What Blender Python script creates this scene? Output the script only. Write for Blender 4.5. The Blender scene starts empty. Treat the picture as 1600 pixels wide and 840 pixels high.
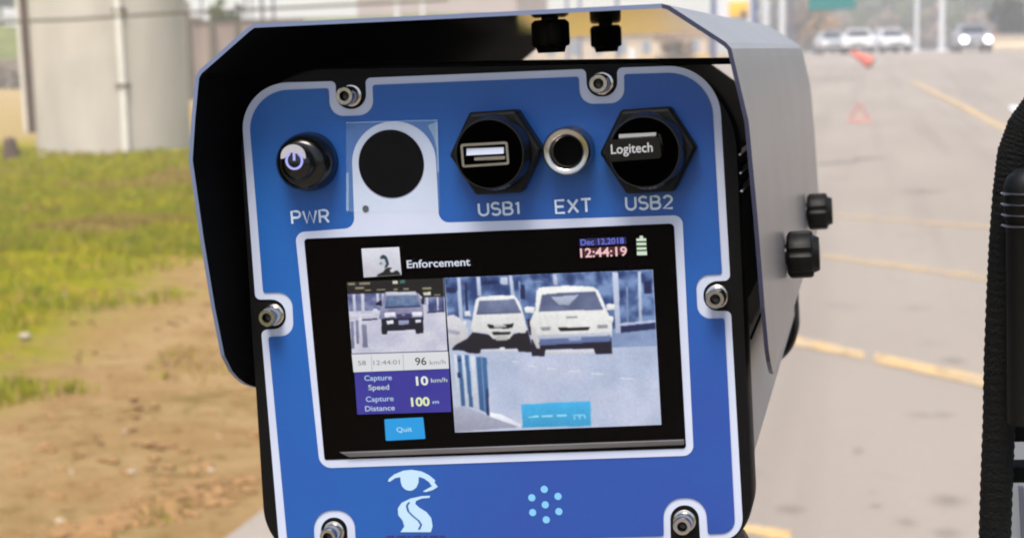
import bpy, math, random
from mathutils import Vector, Matrix, noise
random.seed(7)
S = bpy.context.scene
COL = S.collection
R = math.radians
# ------------------------------------------------------------------ camera
F = 2500.0                      # focal length in pixels of the 1600 px wide photograph
CAM = Vector((0, 0, 1.55))
_D = Vector((565, 345, -F)).normalized()      # the level road / device direction, seen by the camera
_h = Vector((math.cos(R(1.2)), math.sin(R(1.2)), 0))
_Z = _h.cross(_D).normalized()
_X = _D.cross(_Z)
ROT = Matrix((_X, _D, _Z))
cam = bpy.data.objects.new('camera', bpy.data.cameras.new('camera'))
COL.objects.link(cam)
cam.matrix_world = Matrix.Translation(CAM) @ ROT.to_4x4()
cam.data.sensor_width = 36
cam.data.lens = F / 1600 * 36
cam.data.clip_start = 0.02
cam.data.clip_end = 5000
cam.data.dof.use_dof = True
cam.data.dof.focus_distance = 0.53
cam.data.dof.aperture_fstop = 22
S.camera = cam
# ------------------------------------------------------------------ world, sun, exposure
EXPOSURE = 0.98
S.view_settings.view_transform = 'Standard'
S.view_settings.look = 'None'
S.view_settings.gamma = 1
S.view_settings.exposure = EXPOSURE
S.view_settings.use_curve_mapping = False
S.cycles.filter_width = 2.0
S.cycles.volume_bounces = 4
S.cycles.max_bounces = 12
EM = 2 ** -EXPOSURE
sdir = Vector((-0.03, -0.46, 0.88)).normalized()
w = bpy.data.worlds.new('World'); S.world = w; w.use_nodes = True
nt = w.node_tree
bg = nt.nodes['Background']
sky = nt.nodes.new('ShaderNodeTexSky'); sky.sky_type = 'NISHITA'; sky.sun_disc = False
sky.sun_elevation = math.asin(sdir.z); sky.sun_rotation = math.atan2(sdir.x, sdir.y)
sky.dust_density = 3; sky.air_density = 1.0; sky.ozone_density = 1.0; sky.altitude = 50
nt.links.new(sky.outputs[0], bg.inputs[0]); bg.inputs[1].default_value = 0.125
sl = bpy.data.lights.new('sun', 'SUN'); sl.energy = 3.0; sl.angle = R(26); sl.color = (1, 0.93, 0.82)
so = bpy.data.objects.new('sun', sl); COL.objects.link(so)
so.rotation_euler = sdir.to_track_quat('Z', 'Y').to_euler()

# ------------------------------------------------------------------ helpers
def ray(px, py): return ROT @ Vector((px - 800, 420 - py, -F))
def W(px, py, Y):
    d = ray(px, py); return CAM + d * (Y / d.y)
def lin(c):
    out = []
    for v in c:
        v = v / 255
        out.append(v / 12.92 if v <= 0.04045 else ((v + 0.055) / 1.055) ** 2.4)
    return out
ALB = 0.8                        # one common factor on all surface colours
def la(c): return [v * ALB for v in lin(c)]
def sm(t): t = max(0, min(1, t)); return t * t * (3 - 2 * t)
def H(x, y):                                     # the road climbs to a low crest; the verge far left stays flat
    return 1.22 * sm((y - 40) / 55) * sm((x + 26) / 12) - 0.0
def G(px, py):                                   # where a pixel's ray meets the ground
    d = ray(px, py); d = d / d.y
    y = 1.0
    while y < 400:
        p = CAM + d * y
        if p.z <= H(p.x, p.y): return Vector((p.x, p.y, H(p.x, p.y)))
        y += 0.02 if y < 20 else 0.1
    return CAM + d * 400
def tag(o, label=None, cat=None, group=None, kind=None):
    if label: o['label'] = label
    if cat: o['category'] = cat
    if group: o['group'] = group
    if kind: o['kind'] = kind
    return o
def empty(name, loc, label, cat, group=None, rz=0):
    o = bpy.data.objects.new(name, None); COL.objects.link(o)
    o.location = loc; o.rotation_euler.z = rz; o.empty_display_size = 0.1
    return tag(o, label, cat, group)

MATS = {}
def mat(name, col, rough=0.6, metal=0.0, spec=0.5, var=0.0, scale=20.0, bump=0.0, bscale=None, emit=0.0, coat=0.0, var2=None, aniso=None):
    m = bpy.data.materials.new(name); m.use_nodes = True
    n = m.node_tree; b = n.nodes['Principled BSDF']
    K = lin if emit else la
    c = K(col)
    b.inputs['Base Color'].default_value = (*c, 1)
    b.inputs['Roughness'].default_value = rough
    b.inputs['Metallic'].default_value = metal
    b.inputs['Specular IOR Level'].default_value = spec
    if coat: b.inputs['Coat Weight'].default_value = coat; b.inputs['Coat Roughness'].default_value = 0.08
    tc = n.nodes.new('ShaderNodeTexCoord')
    mp = n.nodes.new('ShaderNodeMapping'); n.links.new(tc.outputs['Object'], mp.inputs[0])
    if aniso: mp.inputs['Scale'].default_value = aniso
    if var or var2:
        t = n.nodes.new('ShaderNodeTexNoise'); t.inputs['Scale'].default_value = scale; t.inputs['Detail'].default_value = 6
        n.links.new(mp.outputs[0], t.inputs['Vector'])
        mx = n.nodes.new('ShaderNodeMix'); mx.data_type = 'RGBA'
        mr = n.nodes.new('ShaderNodeMapRange'); mr.inputs[1].default_value = 0.35; mr.inputs[2].default_value = 0.65
        n.links.new(t.outputs['Fac'], mr.inputs[0]); n.links.new(mr.outputs[0], mx.inputs[0])
        if var2: a, e = c, K(var2)
        else: a, e = [v * (1 - var) for v in c], [min(1, v * (1 + var)) for v in c]
        mx.inputs[6].default_value = (*a, 1); mx.inputs[7].default_value = (*e, 1)
        n.links.new(mx.outputs[2], b.inputs['Emission Color' if emit else 'Base Color'])
    if emit:
        b.inputs['Base Color'].default_value = (0.01, 0.01, 0.01, 1)
        if not (var or var2): b.inputs['Emission Color'].default_value = (*c, 1)
        b.inputs['Emission Strength'].default_value = emit
    if bump:
        t = n.nodes.new('ShaderNodeTexNoise'); t.inputs['Scale'].default_value = bscale or scale; t.inputs['Detail'].default_value = 5
        n.links.new(mp.outputs[0], t.inputs['Vector'])
        bp = n.nodes.new('ShaderNodeBump'); bp.inputs['Strength'].default_value = bump; bp.inputs['Distance'].default_value = 0.001 if bscale and bscale > 100 else 0.02
        n.links.new(t.outputs['Fac'], bp.inputs['Height']); n.links.new(bp.outputs[0], b.inputs['Normal'])
    MATS[name] = m
    return m
def M(n): return MATS[n]

class MB:
    def __init__(s): s.v = []; s.f = []; s.m = []
    def face(s, pts, mi=0):
        i = len(s.v); s.v += [Vector(p) for p in pts]; s.f.append(list(range(i, i + len(pts)))); s.m.append(mi)
    def prism(s, pts, off, mi=0, side=None):
        pts = [Vector(p) for p in pts]; off = Vector(off); n = len(pts); i = len(s.v)
        s.v += pts + [p + off for p in pts]
        s.f.append(list(range(i, i + n))); s.m.append(mi)
        s.f.append(list(range(i + 2 * n - 1, i + n - 1, -1))); s.m.append(mi)
        for k in range(n):
            j = (k + 1) % n
            s.f.append([i + k, i + n + k, i + n + j, i + j]); s.m.append(mi if side is None else side)
    def box(s, lo, hi, mi=0):
        x0, y0, z0 = lo; x1, y1, z1 = hi
        s.prism([(x0, y0, z0), (x1, y0, z0), (x1, y0, z1), (x0, y0, z1)], (0, y1 - y0, 0), mi)
    def rings(s, rs, mi=0, cap0=True, cap1=True, mis=None):
        n = len(rs[0]); i = len(s.v)
        for r in rs: s.v += [Vector(p) for p in r]
        for a in range(len(rs) - 1):
            for k in range(n):
                j = (k + 1) % n
                s.f.append([i + a * n + k, i + a * n + j, i + (a + 1) * n + j, i + (a + 1) * n + k]); s.m.append(mis[a] if mis else mi)
        if cap0: s.f.append([i + k for k in range(n)][::-1]); s.m.append(mis[0] if mis else mi)
        if cap1: s.f.append([i + (len(rs) - 1) * n + k for k in range(n)]); s.m.append(mis[-1] if mis else mi)
    def lathe(s, c, prof, axis=(0, -1, 0), seg=40, mi=0, mis=None, cap0=True, cap1=True):
        c = Vector(c); ax = Vector(axis).normalized()
        e = ax.orthogonal().normalized(); g = ax.cross(e)
        s.rings([[c + ax * d + (e * math.cos(2 * math.pi * k / seg) + g * math.sin(2 * math.pi * k / seg)) * r for k in range(seg)] for r, d in prof], mi, cap0, cap1, mis)
    def tube(s, pts, rad, seg=10, mi=0):
        pts = [Vector(p) for p in pts]; rs = []
        if not hasattr(rad, '__len__'): rad = [rad] * len(pts)
        e = None
        for k, p in enumerate(pts):
            t = (pts[min(k + 1, len(pts) - 1)] - pts[max(k - 1, 0)]).normalized()
            if e is None: e = t.orthogonal().normalized()
            e = (e - t * e.dot(t)).normalized(); g = t.cross(e)
            rs.append([p + (e * math.cos(2 * math.pi * a / seg) + g * math.sin(2 * math.pi * a / seg)) * rad[k] for a in range(seg)])
        s.rings(rs, mi)
    def build(s, name, mats, parent=None, smooth=None, bevel=None):
        me = bpy.data.meshes.new(name)
        o0 = parent_loc(parent)
        me.from_pydata([v - o0 for v in s.v], [], s.f)
        if not isinstance(mats, (list, tuple)): mats = [mats]
        for m in mats: me.materials.append(m if not isinstance(m, str) else MATS[m])
        me.polygons.foreach_set('material_index', s.m)
        import bmesh
        bm = bmesh.new(); bm.from_mesh(me); bmesh.ops.remove_doubles(bm, verts=bm.verts, dist=1e-6) if smooth or bevel else None
        if smooth or bevel: bmesh.ops.recalc_face_normals(bm, faces=bm.faces)
        bm.to_mesh(me); bm.free()
        if smooth:
            me.polygons.foreach_set('use_smooth', [True] * len(me.polygons)); me.set_sharp_from_angle(angle=R(smooth))
        o = bpy.data.objects.new(name, me); COL.objects.link(o)
        if parent: o.parent = parent
        if bevel:
            md = o.modifiers.new('bevel', 'BEVEL'); md.width = bevel; md.segments = 2; md.limit_method = 'ANGLE'; md.angle_limit = R(40)
        return o
def parent_loc(p):
    l = Vector((0, 0, 0))
    while p: l += p.location; p = p.parent
    return l

def fillet(vs, seg=8):
    out = []; n = len(vs)
    for i in range(n):
        p = Vector(vs[i][:2]); r = vs[i][2] if len(vs[i]) > 2 else 0
        a = Vector(vs[i - 1][:2]); b = Vector(vs[(i + 1) % n][:2])
        if r <= 0: out.append((p.x, p.y)); continue
        u = (a - p); v = (b - p); la, lb = u.length, v.length; u /= la; v /= lb
        ang = u.angle(v)
        t = min(r / math.tan(ang / 2), la * 0.5, lb * 0.5); rr = t * math.tan(ang / 2)
        c = p + (u + v).normalized() * (rr / math.sin(ang / 2))
        s0 = p + u * t - c; s1 = p + v * t - c
        a0 = math.atan2(s0.y, s0.x); a1 = math.atan2(s1.y, s1.x); da = (a1 - a0 + math.pi) % (2 * math.pi) - math.pi
        k = max(seg, int(abs(da) * rr / 6))
        for j in range(k + 1):
            q = a0 + da * j / k; out.append((c.x + rr * math.cos(q), c.y + rr * math.sin(q)))
    return out
def pw(pts, Y): return [W(p[0], p[1], Y) for p in pts]
PXM = 0.123 / 578.4            # metres per photo pixel on the device's back plate

# ------------------------------------------------------------------ materials
mat('visor_paint', (117, 116, 118), 0.3, spec=0.5, var=0.1, scale=18, bump=0.05, bscale=600)
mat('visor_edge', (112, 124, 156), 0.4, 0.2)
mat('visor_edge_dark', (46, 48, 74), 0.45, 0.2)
mat('inner_matt', (3, 3, 3), 0.8, spec=0.05)
mat('inner_black', (5, 4, 4), 0.09, spec=0.22)
mat('matt_black', (5, 4, 4), 0.6, spec=0.15, bump=0.1, bscale=500)
mat('rubber', (5, 5, 5), 0.5, spec=0.2)
mat('gloss_black', (5, 5, 5), 0.2, spec=0.4)
mat('housing_grey', (160, 160, 160), 0.45, var=0.05, scale=40)
mat('panel_blue', (20, 92, 168), 0.36, spec=0.35, var2=(40, 70, 150), scale=6, bump=0.06, bscale=900)  # broad two-blue noise stands in for reflections on the plate
mat('panel_white', (190, 198, 220), 0.4, var=0.03, scale=60)
mat('print_white', (214, 230, 246), 0.45)
mat('print_cyan', (118, 185, 226), 0.45)
mat('logo_white', (175, 205, 228), 0.45)
mat('print_navy', (38, 38, 110), 0.5)
mat('steel', (196, 192, 186), 0.22, 1.0, bump=0.05, bscale=400)
mat('steel_dark', (60, 58, 56), 0.35, 0.9)
mat('silver', (215, 215, 218), 0.3, 0.85)
mat('window_glass', (9, 9, 12), 0.35, spec=0.1, var=0.25, scale=150)
mat('rib_gloss', (16, 16, 17), 0.12, spec=1.0)
mat('hole_black', (3, 3, 3), 0.8, spec=0.1)
mat('strip_metal', (120, 118, 122), 0.3, 0.7, var=0.3, scale=14, aniso=(1, 1, 12))
mat('screen_glass', (3, 1, 2), 0.2, spec=0.08)
mat('leather_brown', (70, 48, 38), 0.6)
SC = {}
def sc(col, var2=None, scale=60, k=1.0):
    key = (tuple(col), var2, scale)
    if key not in SC: SC[key] = mat('screen_%d_%d_%d' % tuple(col) + ('' if var2 is None else '_m'), col, 0.4, emit=EM * k, spec=0.2, var2=var2, scale=scale)
    return SC[key]

# ================================================================== GROUND AND ROAD
def node_ground():
    m = bpy.data.materials.new('verge_ground'); m.use_nodes = True; n = m.node_tree; b = n.nodes['Principled BSDF']
    b.inputs['Roughness'].default_value = 0.95; b.inputs['Specular IOR Level'].default_value = 0.1
    N = n.nodes.new; L = n.links.new
    geo = N('ShaderNodeNewGeometry'); sep = N('ShaderNodeSeparateXYZ'); L(geo.outputs['Position'], sep.inputs[0])
    def noi(scale, det=6, vec=None, rough=0.6):
        t = N('ShaderNodeTexNoise'); t.inputs['Scale'].default_value = scale; t.inputs['Detail'].default_value = det; t.inputs['Roughness'].default_value = rough
        L(vec or geo.outputs['Position'], t.inputs['Vector']); return t.outputs['Fac']
    def mth(op, a, b_=None, c=None):
        t = N('ShaderNodeMath'); t.operation = op
        for i, v in enumerate((a, b_, c)):
            if v is None: continue
            if isinstance(v, (int, float)): t.inputs[i].default_value = v
            else: L(v, t.inputs[i])
        return t.outputs[0]
    def rng(v, lo, hi, a=0, bb=1):
        t = N('ShaderNodeMapRange'); t.interpolation_type = 'SMOOTHSTEP'; L(v, t.inputs[0])
        t.inputs[1].default_value = lo; t.inputs[2].default_value = hi; t.inputs[3].default_value = a; t.inputs[4].default_value = bb; return t.outputs[0]
    def mix(f, a, c):
        t = N('ShaderNodeMix'); t.data_type = 'RGBA'; L(f, t.inputs[0])
        for i, v in ((6, a), (7, c)):
            if isinstance(v, tuple): t.inputs[i].default_value = (*la(v), 1)
            else: L(v, t.inputs[i])
        return t.outputs[2]
    X, Y = sep.outputs[0], sep.outputs[1]
    n1 = noi(0.55, 5); n2 = noi(2.4, 6); n3 = noi(9, 8, rough=0.75); n4 = noi(34, 6)
    wob = mth('ADD', mth('MULTIPLY', mth('SUBTRACT', n1, 0.5), 5.0), mth('MULTIPLY', mth('SUBTRACT', n2, 0.5), 2.6))
    # bare earth beside the road, grass beyond
    e1 = mth('ADD', mth('ADD', X, mth('MULTIPLY', mth('SUBTRACT', Y, 7.0), 0.24)), 4.3)          # >0 is earth
    e1 = mth('ADD', e1, mth('MULTIPLY', wob, 0.55))
    e2 = mth('ADD', mth('SUBTRACT', 13.6, Y), mth('MULTIPLY', wob, 0.5))
    earth = mth('MULTIPLY', rng(e1, -0.7, 0.7), rng(e2, -0.6, 0.9))
    patch = rng(n3, 0.42, 0.62)
    dirt = mix(rng(n2, 0.35, 0.65), (190, 158, 110), (174, 140, 92))
    dirt = mix(rng(n3, 0.53, 0.68, 0, .85), dirt, (132, 96, 50))
    smp = N('ShaderNodeMapping'); smp.inputs['Scale'].default_value = (1.2, 3.5, 1); L(geo.outputs['Position'], smp.inputs[0])
    dirt = mix(rng(noi(1.5, 8, smp.outputs[0], .7), 0.56, 0.68, 0, .9), dirt, (116, 90, 40))
    dirt = mix(rng(n4, 0.66, 0.8), dirt, (205, 182, 148))
    dirt = mix(mth('MULTIPLY', rng(n1, 0.5, 0.68), rng(n3, 0.4, 0.65, 0, 0.7)), dirt, (120, 108, 44))
    grass = mix(patch, (128, 134, 6), (172, 158, 12))
    grass = mix(rng(n2, 0.48, 0.68), grass, (180, 152, 40))
    grass = mix(rng(n3, 0.55, 0.7, 0, 0.7), grass, (84, 98, 16))
    dry = mix(patch, (188, 162, 116), (158, 138, 78))
    dry = mix(mth('MULTIPLY', rng(X, -24, -19), rng(Y, 36, 44)), dry, (186, 148, 52))
    base = mix(rng(Y, 27, 33), grass, dry)
    base = mix(earth, base, dirt)
    L(base, b.inputs['Base Color'])
    bp = N('ShaderNodeBump'); bp.inputs['Strength'].default_value = 0.9; bp.inputs['Distance'].default_value = 0.06
    L(mth('ADD', n3, mth('MULTIPLY', n4, 0.5)), bp.inputs['Height']); L(bp.outputs[0], b.inputs['Normal'])
    return m
def node_road():
    m = bpy.data.materials.new('road_surface'); m.use_nodes = True; n = m.node_tree; b = n.nodes['Principled BSDF']
    b.inputs['Roughness'].default_value = 0.85; b.inputs['Specular IOR Level'].default_value = 0.3
    N = n.nodes.new; L = n.links.new
    geo = N('ShaderNodeNewGeometry'); mp = N('ShaderNodeMapping'); mp.inputs['Scale'].default_value = (1, 0.25, 1); L(geo.outputs['Position'], mp.inputs[0])
    def noi(scale, det, v):
        t = N('ShaderNodeTexNoise'); t.inputs['Scale'].default_value = scale; t.inputs['Detail'].default_value = det; L(v, t.inputs['Vector']); return t.outputs['Fac']
    def ramp(f, stops, K_=la):
        r = N('ShaderNodeValToRGB'); L(f, r.inputs[0]); e = r.color_ramp.elements
        e[0].position, e[0].color = stops[0][0], (*K_(stops[0][1]), 1); e[1].position, e[1].color = stops[1][0], (*K_(stops[1][1]), 1)
        return r.outputs[0]
    a = ramp(noi(0.5, 6, mp.outputs[0]), [(0.3, (150, 140, 130)), (0.7, (163, 153, 142))])
    st = N('ShaderNodeMapRange'); st.inputs[1].default_value = 0.64; st.inputs[2].default_value = 0.74; L(noi(1.6, 3, geo.outputs['Position']), st.inputs[0])
    mx = N('ShaderNodeMix'); mx.data_type = 'RGBA'; L(st.outputs[0], mx.inputs[0]); L(a, mx.inputs[6]); mx.inputs[7].default_value = (*la((140, 132, 126)), 1)
    mp2 = N('ShaderNodeMapping'); mp2.inputs['Scale'].default_value = (2.2, 0.05, 1); L(geo.outputs['Position'], mp2.inputs[0])
    ty = N('ShaderNodeMapRange'); ty.inputs[1].default_value = 0.5; ty.inputs[2].default_value = 0.7; ty.inputs[4].default_value = .55; L(noi(1.0, 4, mp2.outputs[0]), ty.inputs[0])
    my = N('ShaderNodeMix'); my.data_type = 'RGBA'; L(ty.outputs[0], my.inputs[0]); L(mx.outputs[2], my.inputs[6]); my.inputs[7].default_value = (*la((138, 128, 120)), 1); mx = my
    gr = N('ShaderNodeMix'); gr.data_type = 'RGBA'; gr.blend_type = 'MULTIPLY'; gr.inputs[0].default_value = 0.5; L(mx.outputs[2], gr.inputs[6])
    L(ramp(noi(90, 4, geo.outputs['Position']), [(0.3, (215, 215, 215)), (0.7, (255, 255, 255))], lin), gr.inputs[7])
    L(gr.outputs[2], b.inputs['Base Color'])
    bp = N('ShaderNodeBump'); bp.inputs['Strength'].default_value = 0.3; bp.inputs['Distance'].default_value = 0.005
    L(noi(140, 4, geo.outputs['Position']), bp.inputs['Height']); L(bp.outputs[0], b.inputs['Normal'])
    return m
ROWS = [-8 + 0.5 * i for i in range(80)] + [32 + i for i in range(70)] + [102, 105, 110, 120, 140, 170, 220, 300, 450, 550]
def verge_edge(y):          # left edge of the pavement
    if y < 8: return -2.06
    if y < 45: return -2.06 - (y - 8) / 37 * 3.6
    return -5.66 - min(6, (y - 45) * 0.06)
def bumpz(x, y):
    if x > verge_edge(y) - 0.15: return 0.0
    k = min(1, (verge_edge(y) - 0.15 - x) / 0.8)
    return k * (0.05 * noise.noise(Vector((x * 0.5, y * 0.5, 0))) + 0.035 * noise.noise(Vector((x * 1.9, y * 1.9, 3))))
mb = MB(); xs = [-900, -500, -250, -130, -80, -55, -40, -32, -28, -26, -24, -22, -20, -18, -16] + [-15 + 0.4 * i for i in range(30)] + [-2.9, -2.5, -2.2, -2.06, 0, 6, 30, 90, 300, 900]
nx = len(xs)
for y in ROWS:
    for x in xs:
        z = H(x, y) + (bumpz(x, y) if y < 60 else 0)
        if x > verge_edge(y): z -= 0.03
        mb.v.append(Vector((x, y, z)))
for j in range(len(ROWS) - 1):
    for i in range(nx - 1):
        mb.f.append([j * nx + i, j * nx + i + 1, (j + 1) * nx + i + 1, (j + 1) * nx + i]); mb.m.append(0)
g = mb.build('ground', node_ground(), smooth=60); tag(g, kind='structure')
mb = MB()
for y in ROWS:
    if y > 260: break
    for x in (verge_edge(y), 3, 24): mb.v.append(Vector((x, y, H(x, y) + 0.004)))
k = len(mb.v) // 3
for j in range(k - 1):
    for i in range(2): mb.f.append([j * 3 + i, j * 3 + i + 1, j * 3 + i + 4, j * 3 + i + 3]); mb.m.append(0)
rd = mb.build('road', node_road(), smooth=60); tag(rd, kind='structure')
# concrete kerb strip between road and verge
mat('kerb_concrete', (196, 186, 172), 0.85, var=0.08, scale=3, bump=0.3)
# painted markings
mat('paint_yellow', (212, 176, 116), 0.7, var2=(190, 170, 140), scale=5)
mat('paint_faded', (214, 182, 130), 0.8, var2=(200, 178, 146), scale=4)
mat('paint_white', (236, 236, 238), 0.7, var=0.05, scale=5)
mat('tar', (126, 118, 114), 0.8, var=0.2, scale=8)
for nm_, lo_, hi_, mx_ in (('paint_yellow', .28, .5, .9), ('paint_faded', .38, .62, .6), ('tar', .3, .5, .7)):
    n_ = MATS[nm_].node_tree; g_ = n_.nodes.new('ShaderNodeNewGeometry'); z_ = n_.nodes.new('ShaderNodeTexNoise'); z_.inputs['Scale'].default_value = 7; z_.inputs['Detail'].default_value = 6
    r_ = n_.nodes.new('ShaderNodeMapRange'); r_.inputs[1].default_value = lo_; r_.inputs[2].default_value = hi_; r_.inputs[3].default_value = mx_ * .35; r_.inputs[4].default_value = mx_
    n_.links.new(g_.outputs['Position'], z_.inputs['Vector']); n_.links.new(z_.outputs['Fac'], r_.inputs[0]); n_.links.new(r_.outputs[0], n_.nodes['Principled BSDF'].inputs['Alpha'])
def mark(name, a, b, wpx0, wpx1, m, seg=10, lift=0.009):
    mb = MB(); L_, R_ = [], []
    for i in range(seg + 1):
        t = i / seg; x = a[0] + (b[0] - a[0]) * t; y = a[1] + (b[1] - a[1]) * t; h = (wpx0 + (wpx1 - wpx0) * t) / 2
        p, q = G(x, y - h), G(x, y + h)
        p.z += lift + (0.02 if p.y > 40 else 0); q.z += lift + (0.02 if q.y > 40 else 0)
        L_.append(p); R_.append(q)
    for i in range(seg): mb.face([L_[i], L_[i + 1], R_[i + 1], R_[i]])
    o = mb.build(name, m); tag(o, kind='structure'); return o
mark('yellow_marking', (1424, 128), (1640, 236), 5, 12, 'paint_yellow', 24)
mark('yellow_marking', (1240, 534), (1350, 558), 15, 13, 'paint_yellow')
mark('yellow_marking', (1366, 561), (1640, 622), 15, 19, 'paint_yellow')
mark('yellow_marking', (1285, 401), (1640, 450), 7, 12, 'paint_faded')
mark('yellow_marking', (1285, 337), (1640, 364), 4, 8, 'paint_faded')
mark('yellow_marking', (1150, 828), (1236, 842), 14, 18, 'paint_yellow')
mark('white_marking', (1578, 170), (1640, 176), 5, 12, 'paint_white')
mark('road_crack', (1277, 258), (1340, 253), 3, 3, 'tar')
mark('road_crack', (1336, 250), (1382, 247), 3, 2, 'tar')
def stain(px, py, a, b):
    mb = MB(); c = G(px, py); rx = a * 1.5 / F * c.y; ry = abs(G(px, py - b * 1.5).y - G(px, py + b * 1.5).y) / 2
    mb.face([(c.x + rx * u, c.y + ry * v, c.z + .013) for u, v in ((-1, -1), (1, -1), (1, 1), (-1, 1))])
    o = mb.build('road_stain', 'stain'); tag(o, kind='structure')
def stain_mat():
    m = mat('stain', (96, 88, 84), 0.85); n = m.node_tree; b = n.nodes['Principled BSDF']
    tc = n.nodes.new('ShaderNodeTexCoord'); mp = n.nodes.new('ShaderNodeMapping'); mp.inputs['Location'].default_value = (-1, -1, 0); mp.inputs['Scale'].default_value = (2, 2, 0)
    g_ = n.nodes.new('ShaderNodeTexGradient'); g_.gradient_type = 'SPHERICAL'; geo = n.nodes.new('ShaderNodeNewGeometry'); nz = n.nodes.new('ShaderNodeTexNoise'); nz.inputs['Scale'].default_value = 9; nz.inputs['Detail'].default_value = 5
    n.links.new(tc.outputs['Generated'], mp.inputs[0]); n.links.new(mp.outputs[0], g_.inputs[0]); n.links.new(geo.outputs['Position'], nz.inputs['Vector'])
    mu = n.nodes.new('ShaderNodeMath'); mu.operation = 'MULTIPLY'; n.links.new(g_.outputs['Fac'], mu.inputs[0]); n.links.new(nz.outputs['Fac'], mu.inputs[1])
    mu2 = n.nodes.new('ShaderNodeMath'); mu2.operation = 'MULTIPLY'; mu2.inputs[1].default_value = 0.5; n.links.new(mu.outputs[0], mu2.inputs[0]); n.links.new(mu2.outputs[0], b.inputs['Alpha'])
stain_mat()
for s_ in [(1490, 566, 18, 4), (1440, 651, 22, 3), (1475, 651, 14, 3), (1341, 709, 9, 5), (1363, 776, 8, 3), (1368, 795, 10, 3), (1415, 820, 14, 7), (1480, 786, 26, 9), (1480, 838, 20, 7), (1235, 800, 20, 7), (1205, 340, 20, 3), (1440, 300, 30, 3)]: stain(*s_)

# ---------------- grass blades, stones, clods on the verge
mat('blade_green', (124, 136, 20), 0.8, spec=0.2, var2=(170, 160, 34), scale=2)
mat('blade_dry', (170, 146, 84), 0.85, spec=0.2, var2=(140, 120, 50), scale=2)
mat('pebble', (178, 164, 146), 0.85, var=0.2, scale=8)
mat('clod_earth', (146, 112, 70), 0.95, var=0.25, scale=30)
mb = MB()
cnt = 0
while cnt < 22000:
    px = random.uniform(-30, 430); py = random.uniform(240, 860) if random.random() < 0.35 else random.uniform(236, 400)
    p = G(px, py)
    if p.x > verge_edge(p.y) - 0.25: continue
    e1 = p.x + (p.y - 7) * 0.24 + 4.3 + 1.3 * noise.noise(p * 0.8)
    earthy = e1 > 0 and p.y < 13.5 + noise.noise(p) * 1.2
    dens = noise.noise(p * 1.3 + Vector((5, 2, 0)))
    if earthy and (dens < 0.3 or random.random() < 0.75): continue
    if not earthy and dens < -0.25 and random.random() < 0.6: continue
    if p.y > 27: continue
    hh = random.uniform(0.025, 0.075 if not earthy else 0.045) * (1 + p.y * 0.02)
    mi = 1 if (earthy and random.random() < 0.6) or noise.noise(p * 0.5 + Vector((9, 9, 9))) > 0.25 or random.random() < 0.15 else 0
    z = H(p.x, p.y) + bumpz(p.x, p.y) - 0.005
    for q in range(2):
        a = random.uniform(0, 6.28); bx, by = p.x + random.uniform(-.03, .03), p.y + random.uniform(-.03, .03); wd = 0.004 + 0.0005 * p.y
        lx, ly = random.uniform(-.4, .4) * hh, random.uniform(-.4, .4) * hh
        mb.face([(bx - wd * math.cos(a), by - wd * math.sin(a), z), (bx + wd * math.cos(a), by + wd * math.sin(a), z), (bx + lx, by + ly, z + hh)], mi)
    cnt += 1
o = mb.build('grass', ['blade_green', 'blade_dry']); tag(o, 'short green and dry grass blades growing over the roadside verge', 'grass', kind='stuff')
def blob(c, rx, ry, rz, seed):
    mb = MB(); n, m_ = 12, 7
    rs = []
    for j in range(m_ + 1):
        th = math.pi * (0.02 + 0.96 * j / m_); ring = []
        for i in range(n):
            ph = 2 * math.pi * i / n; d = Vector((math.sin(th) * math.cos(ph), math.sin(th) * math.sin(ph), math.cos(th)))
            k = 1 + 0.28 * noise.noise(d * 1.8 + Vector((seed, 0, 0)))
            ring.append(Vector((c[0] + d.x * rx * k, c[1] + d.y * ry * k, c[2] + d.z * rz * k)))
        rs.append(ring)
    mb.rings(rs); return mb
def blob_thing(name, px, py, wpx, m, label, cat, group, k=0.5):
    p = G(px, py); s = wpx / F * p.y / 2
    z = H(p.x, p.y) + bumpz(p.x, p.y)
    e = blob((p.x, p.y, z + s * k * 0.55), s, s * 0.8, s * k, px * 0.37 + py)
    o = e.build(name, m, smooth=70); tag(o, label, cat, group); return o
for px, py, wp in [(40, 532, 22), (206, 746, 18), (342, 687, 12), (112, 744, 12), (208, 782, 11), (94, 818, 20), (187, 388, 8), (100, 462, 16), (330, 738, 14), (196, 686, 9)]:
    where = {(40, 532): 'largest pale stone lying on the bare earth at the left edge of the photo', (206, 746): 'pale stone on the open earth in the lower middle of the dirt verge',
             (342, 687): 'small pale pebble on the earth close to the blue device', (112, 744): 'small grey pebble on the earth left of the pale stone',
             (208, 782): 'small pebble just below the pale stone on the dirt', (94, 818): 'wide flat stone at the bottom of the dirt verge',
             (187, 388): 'tiny pale stone where the grass meets the bare earth', (100, 462): 'flat stone at the ragged edge of the grass',
             (330, 738): 'pebble lying beside the dark clods near the road edge', (196, 686): 'tiny pebble higher up on the open dirt verge'}[(px, py)]
    blob_thing('stone', px, py, wp, 'pebble', where, 'stone', 'stones on the dirt verge')
mb = MB()
for i in range(480):
    t = random.random(); px = 110 + 260 * t + random.gauss(0, 22); py = 838 - 80 * t + random.gauss(0, 9)
    if random.random() < 0.45: px, py = random.uniform(0, 400), random.uniform(400, 835)
    if px > 405: continue
    p = G(px, py)
    if p.x > verge_edge(p.y) - 0.12: continue
    s = random.uniform(0.006, 0.02)
    mb2 = blob((p.x, p.y, bumpz(p.x, p.y) + s * 0.25), s * 1.5, s, s * 0.6, i)
    k0 = len(mb.v); mb.v += mb2.v; mb.f += [[k0 + q for q in f] for f in mb2.f]; mb.m += mb2.m
o = mb.build('loose_earth', 'clod_earth', smooth=70); tag(o, 'loose dark brown clods of earth and grit scattered along the road edge', 'earth', kind='stuff')

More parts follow.
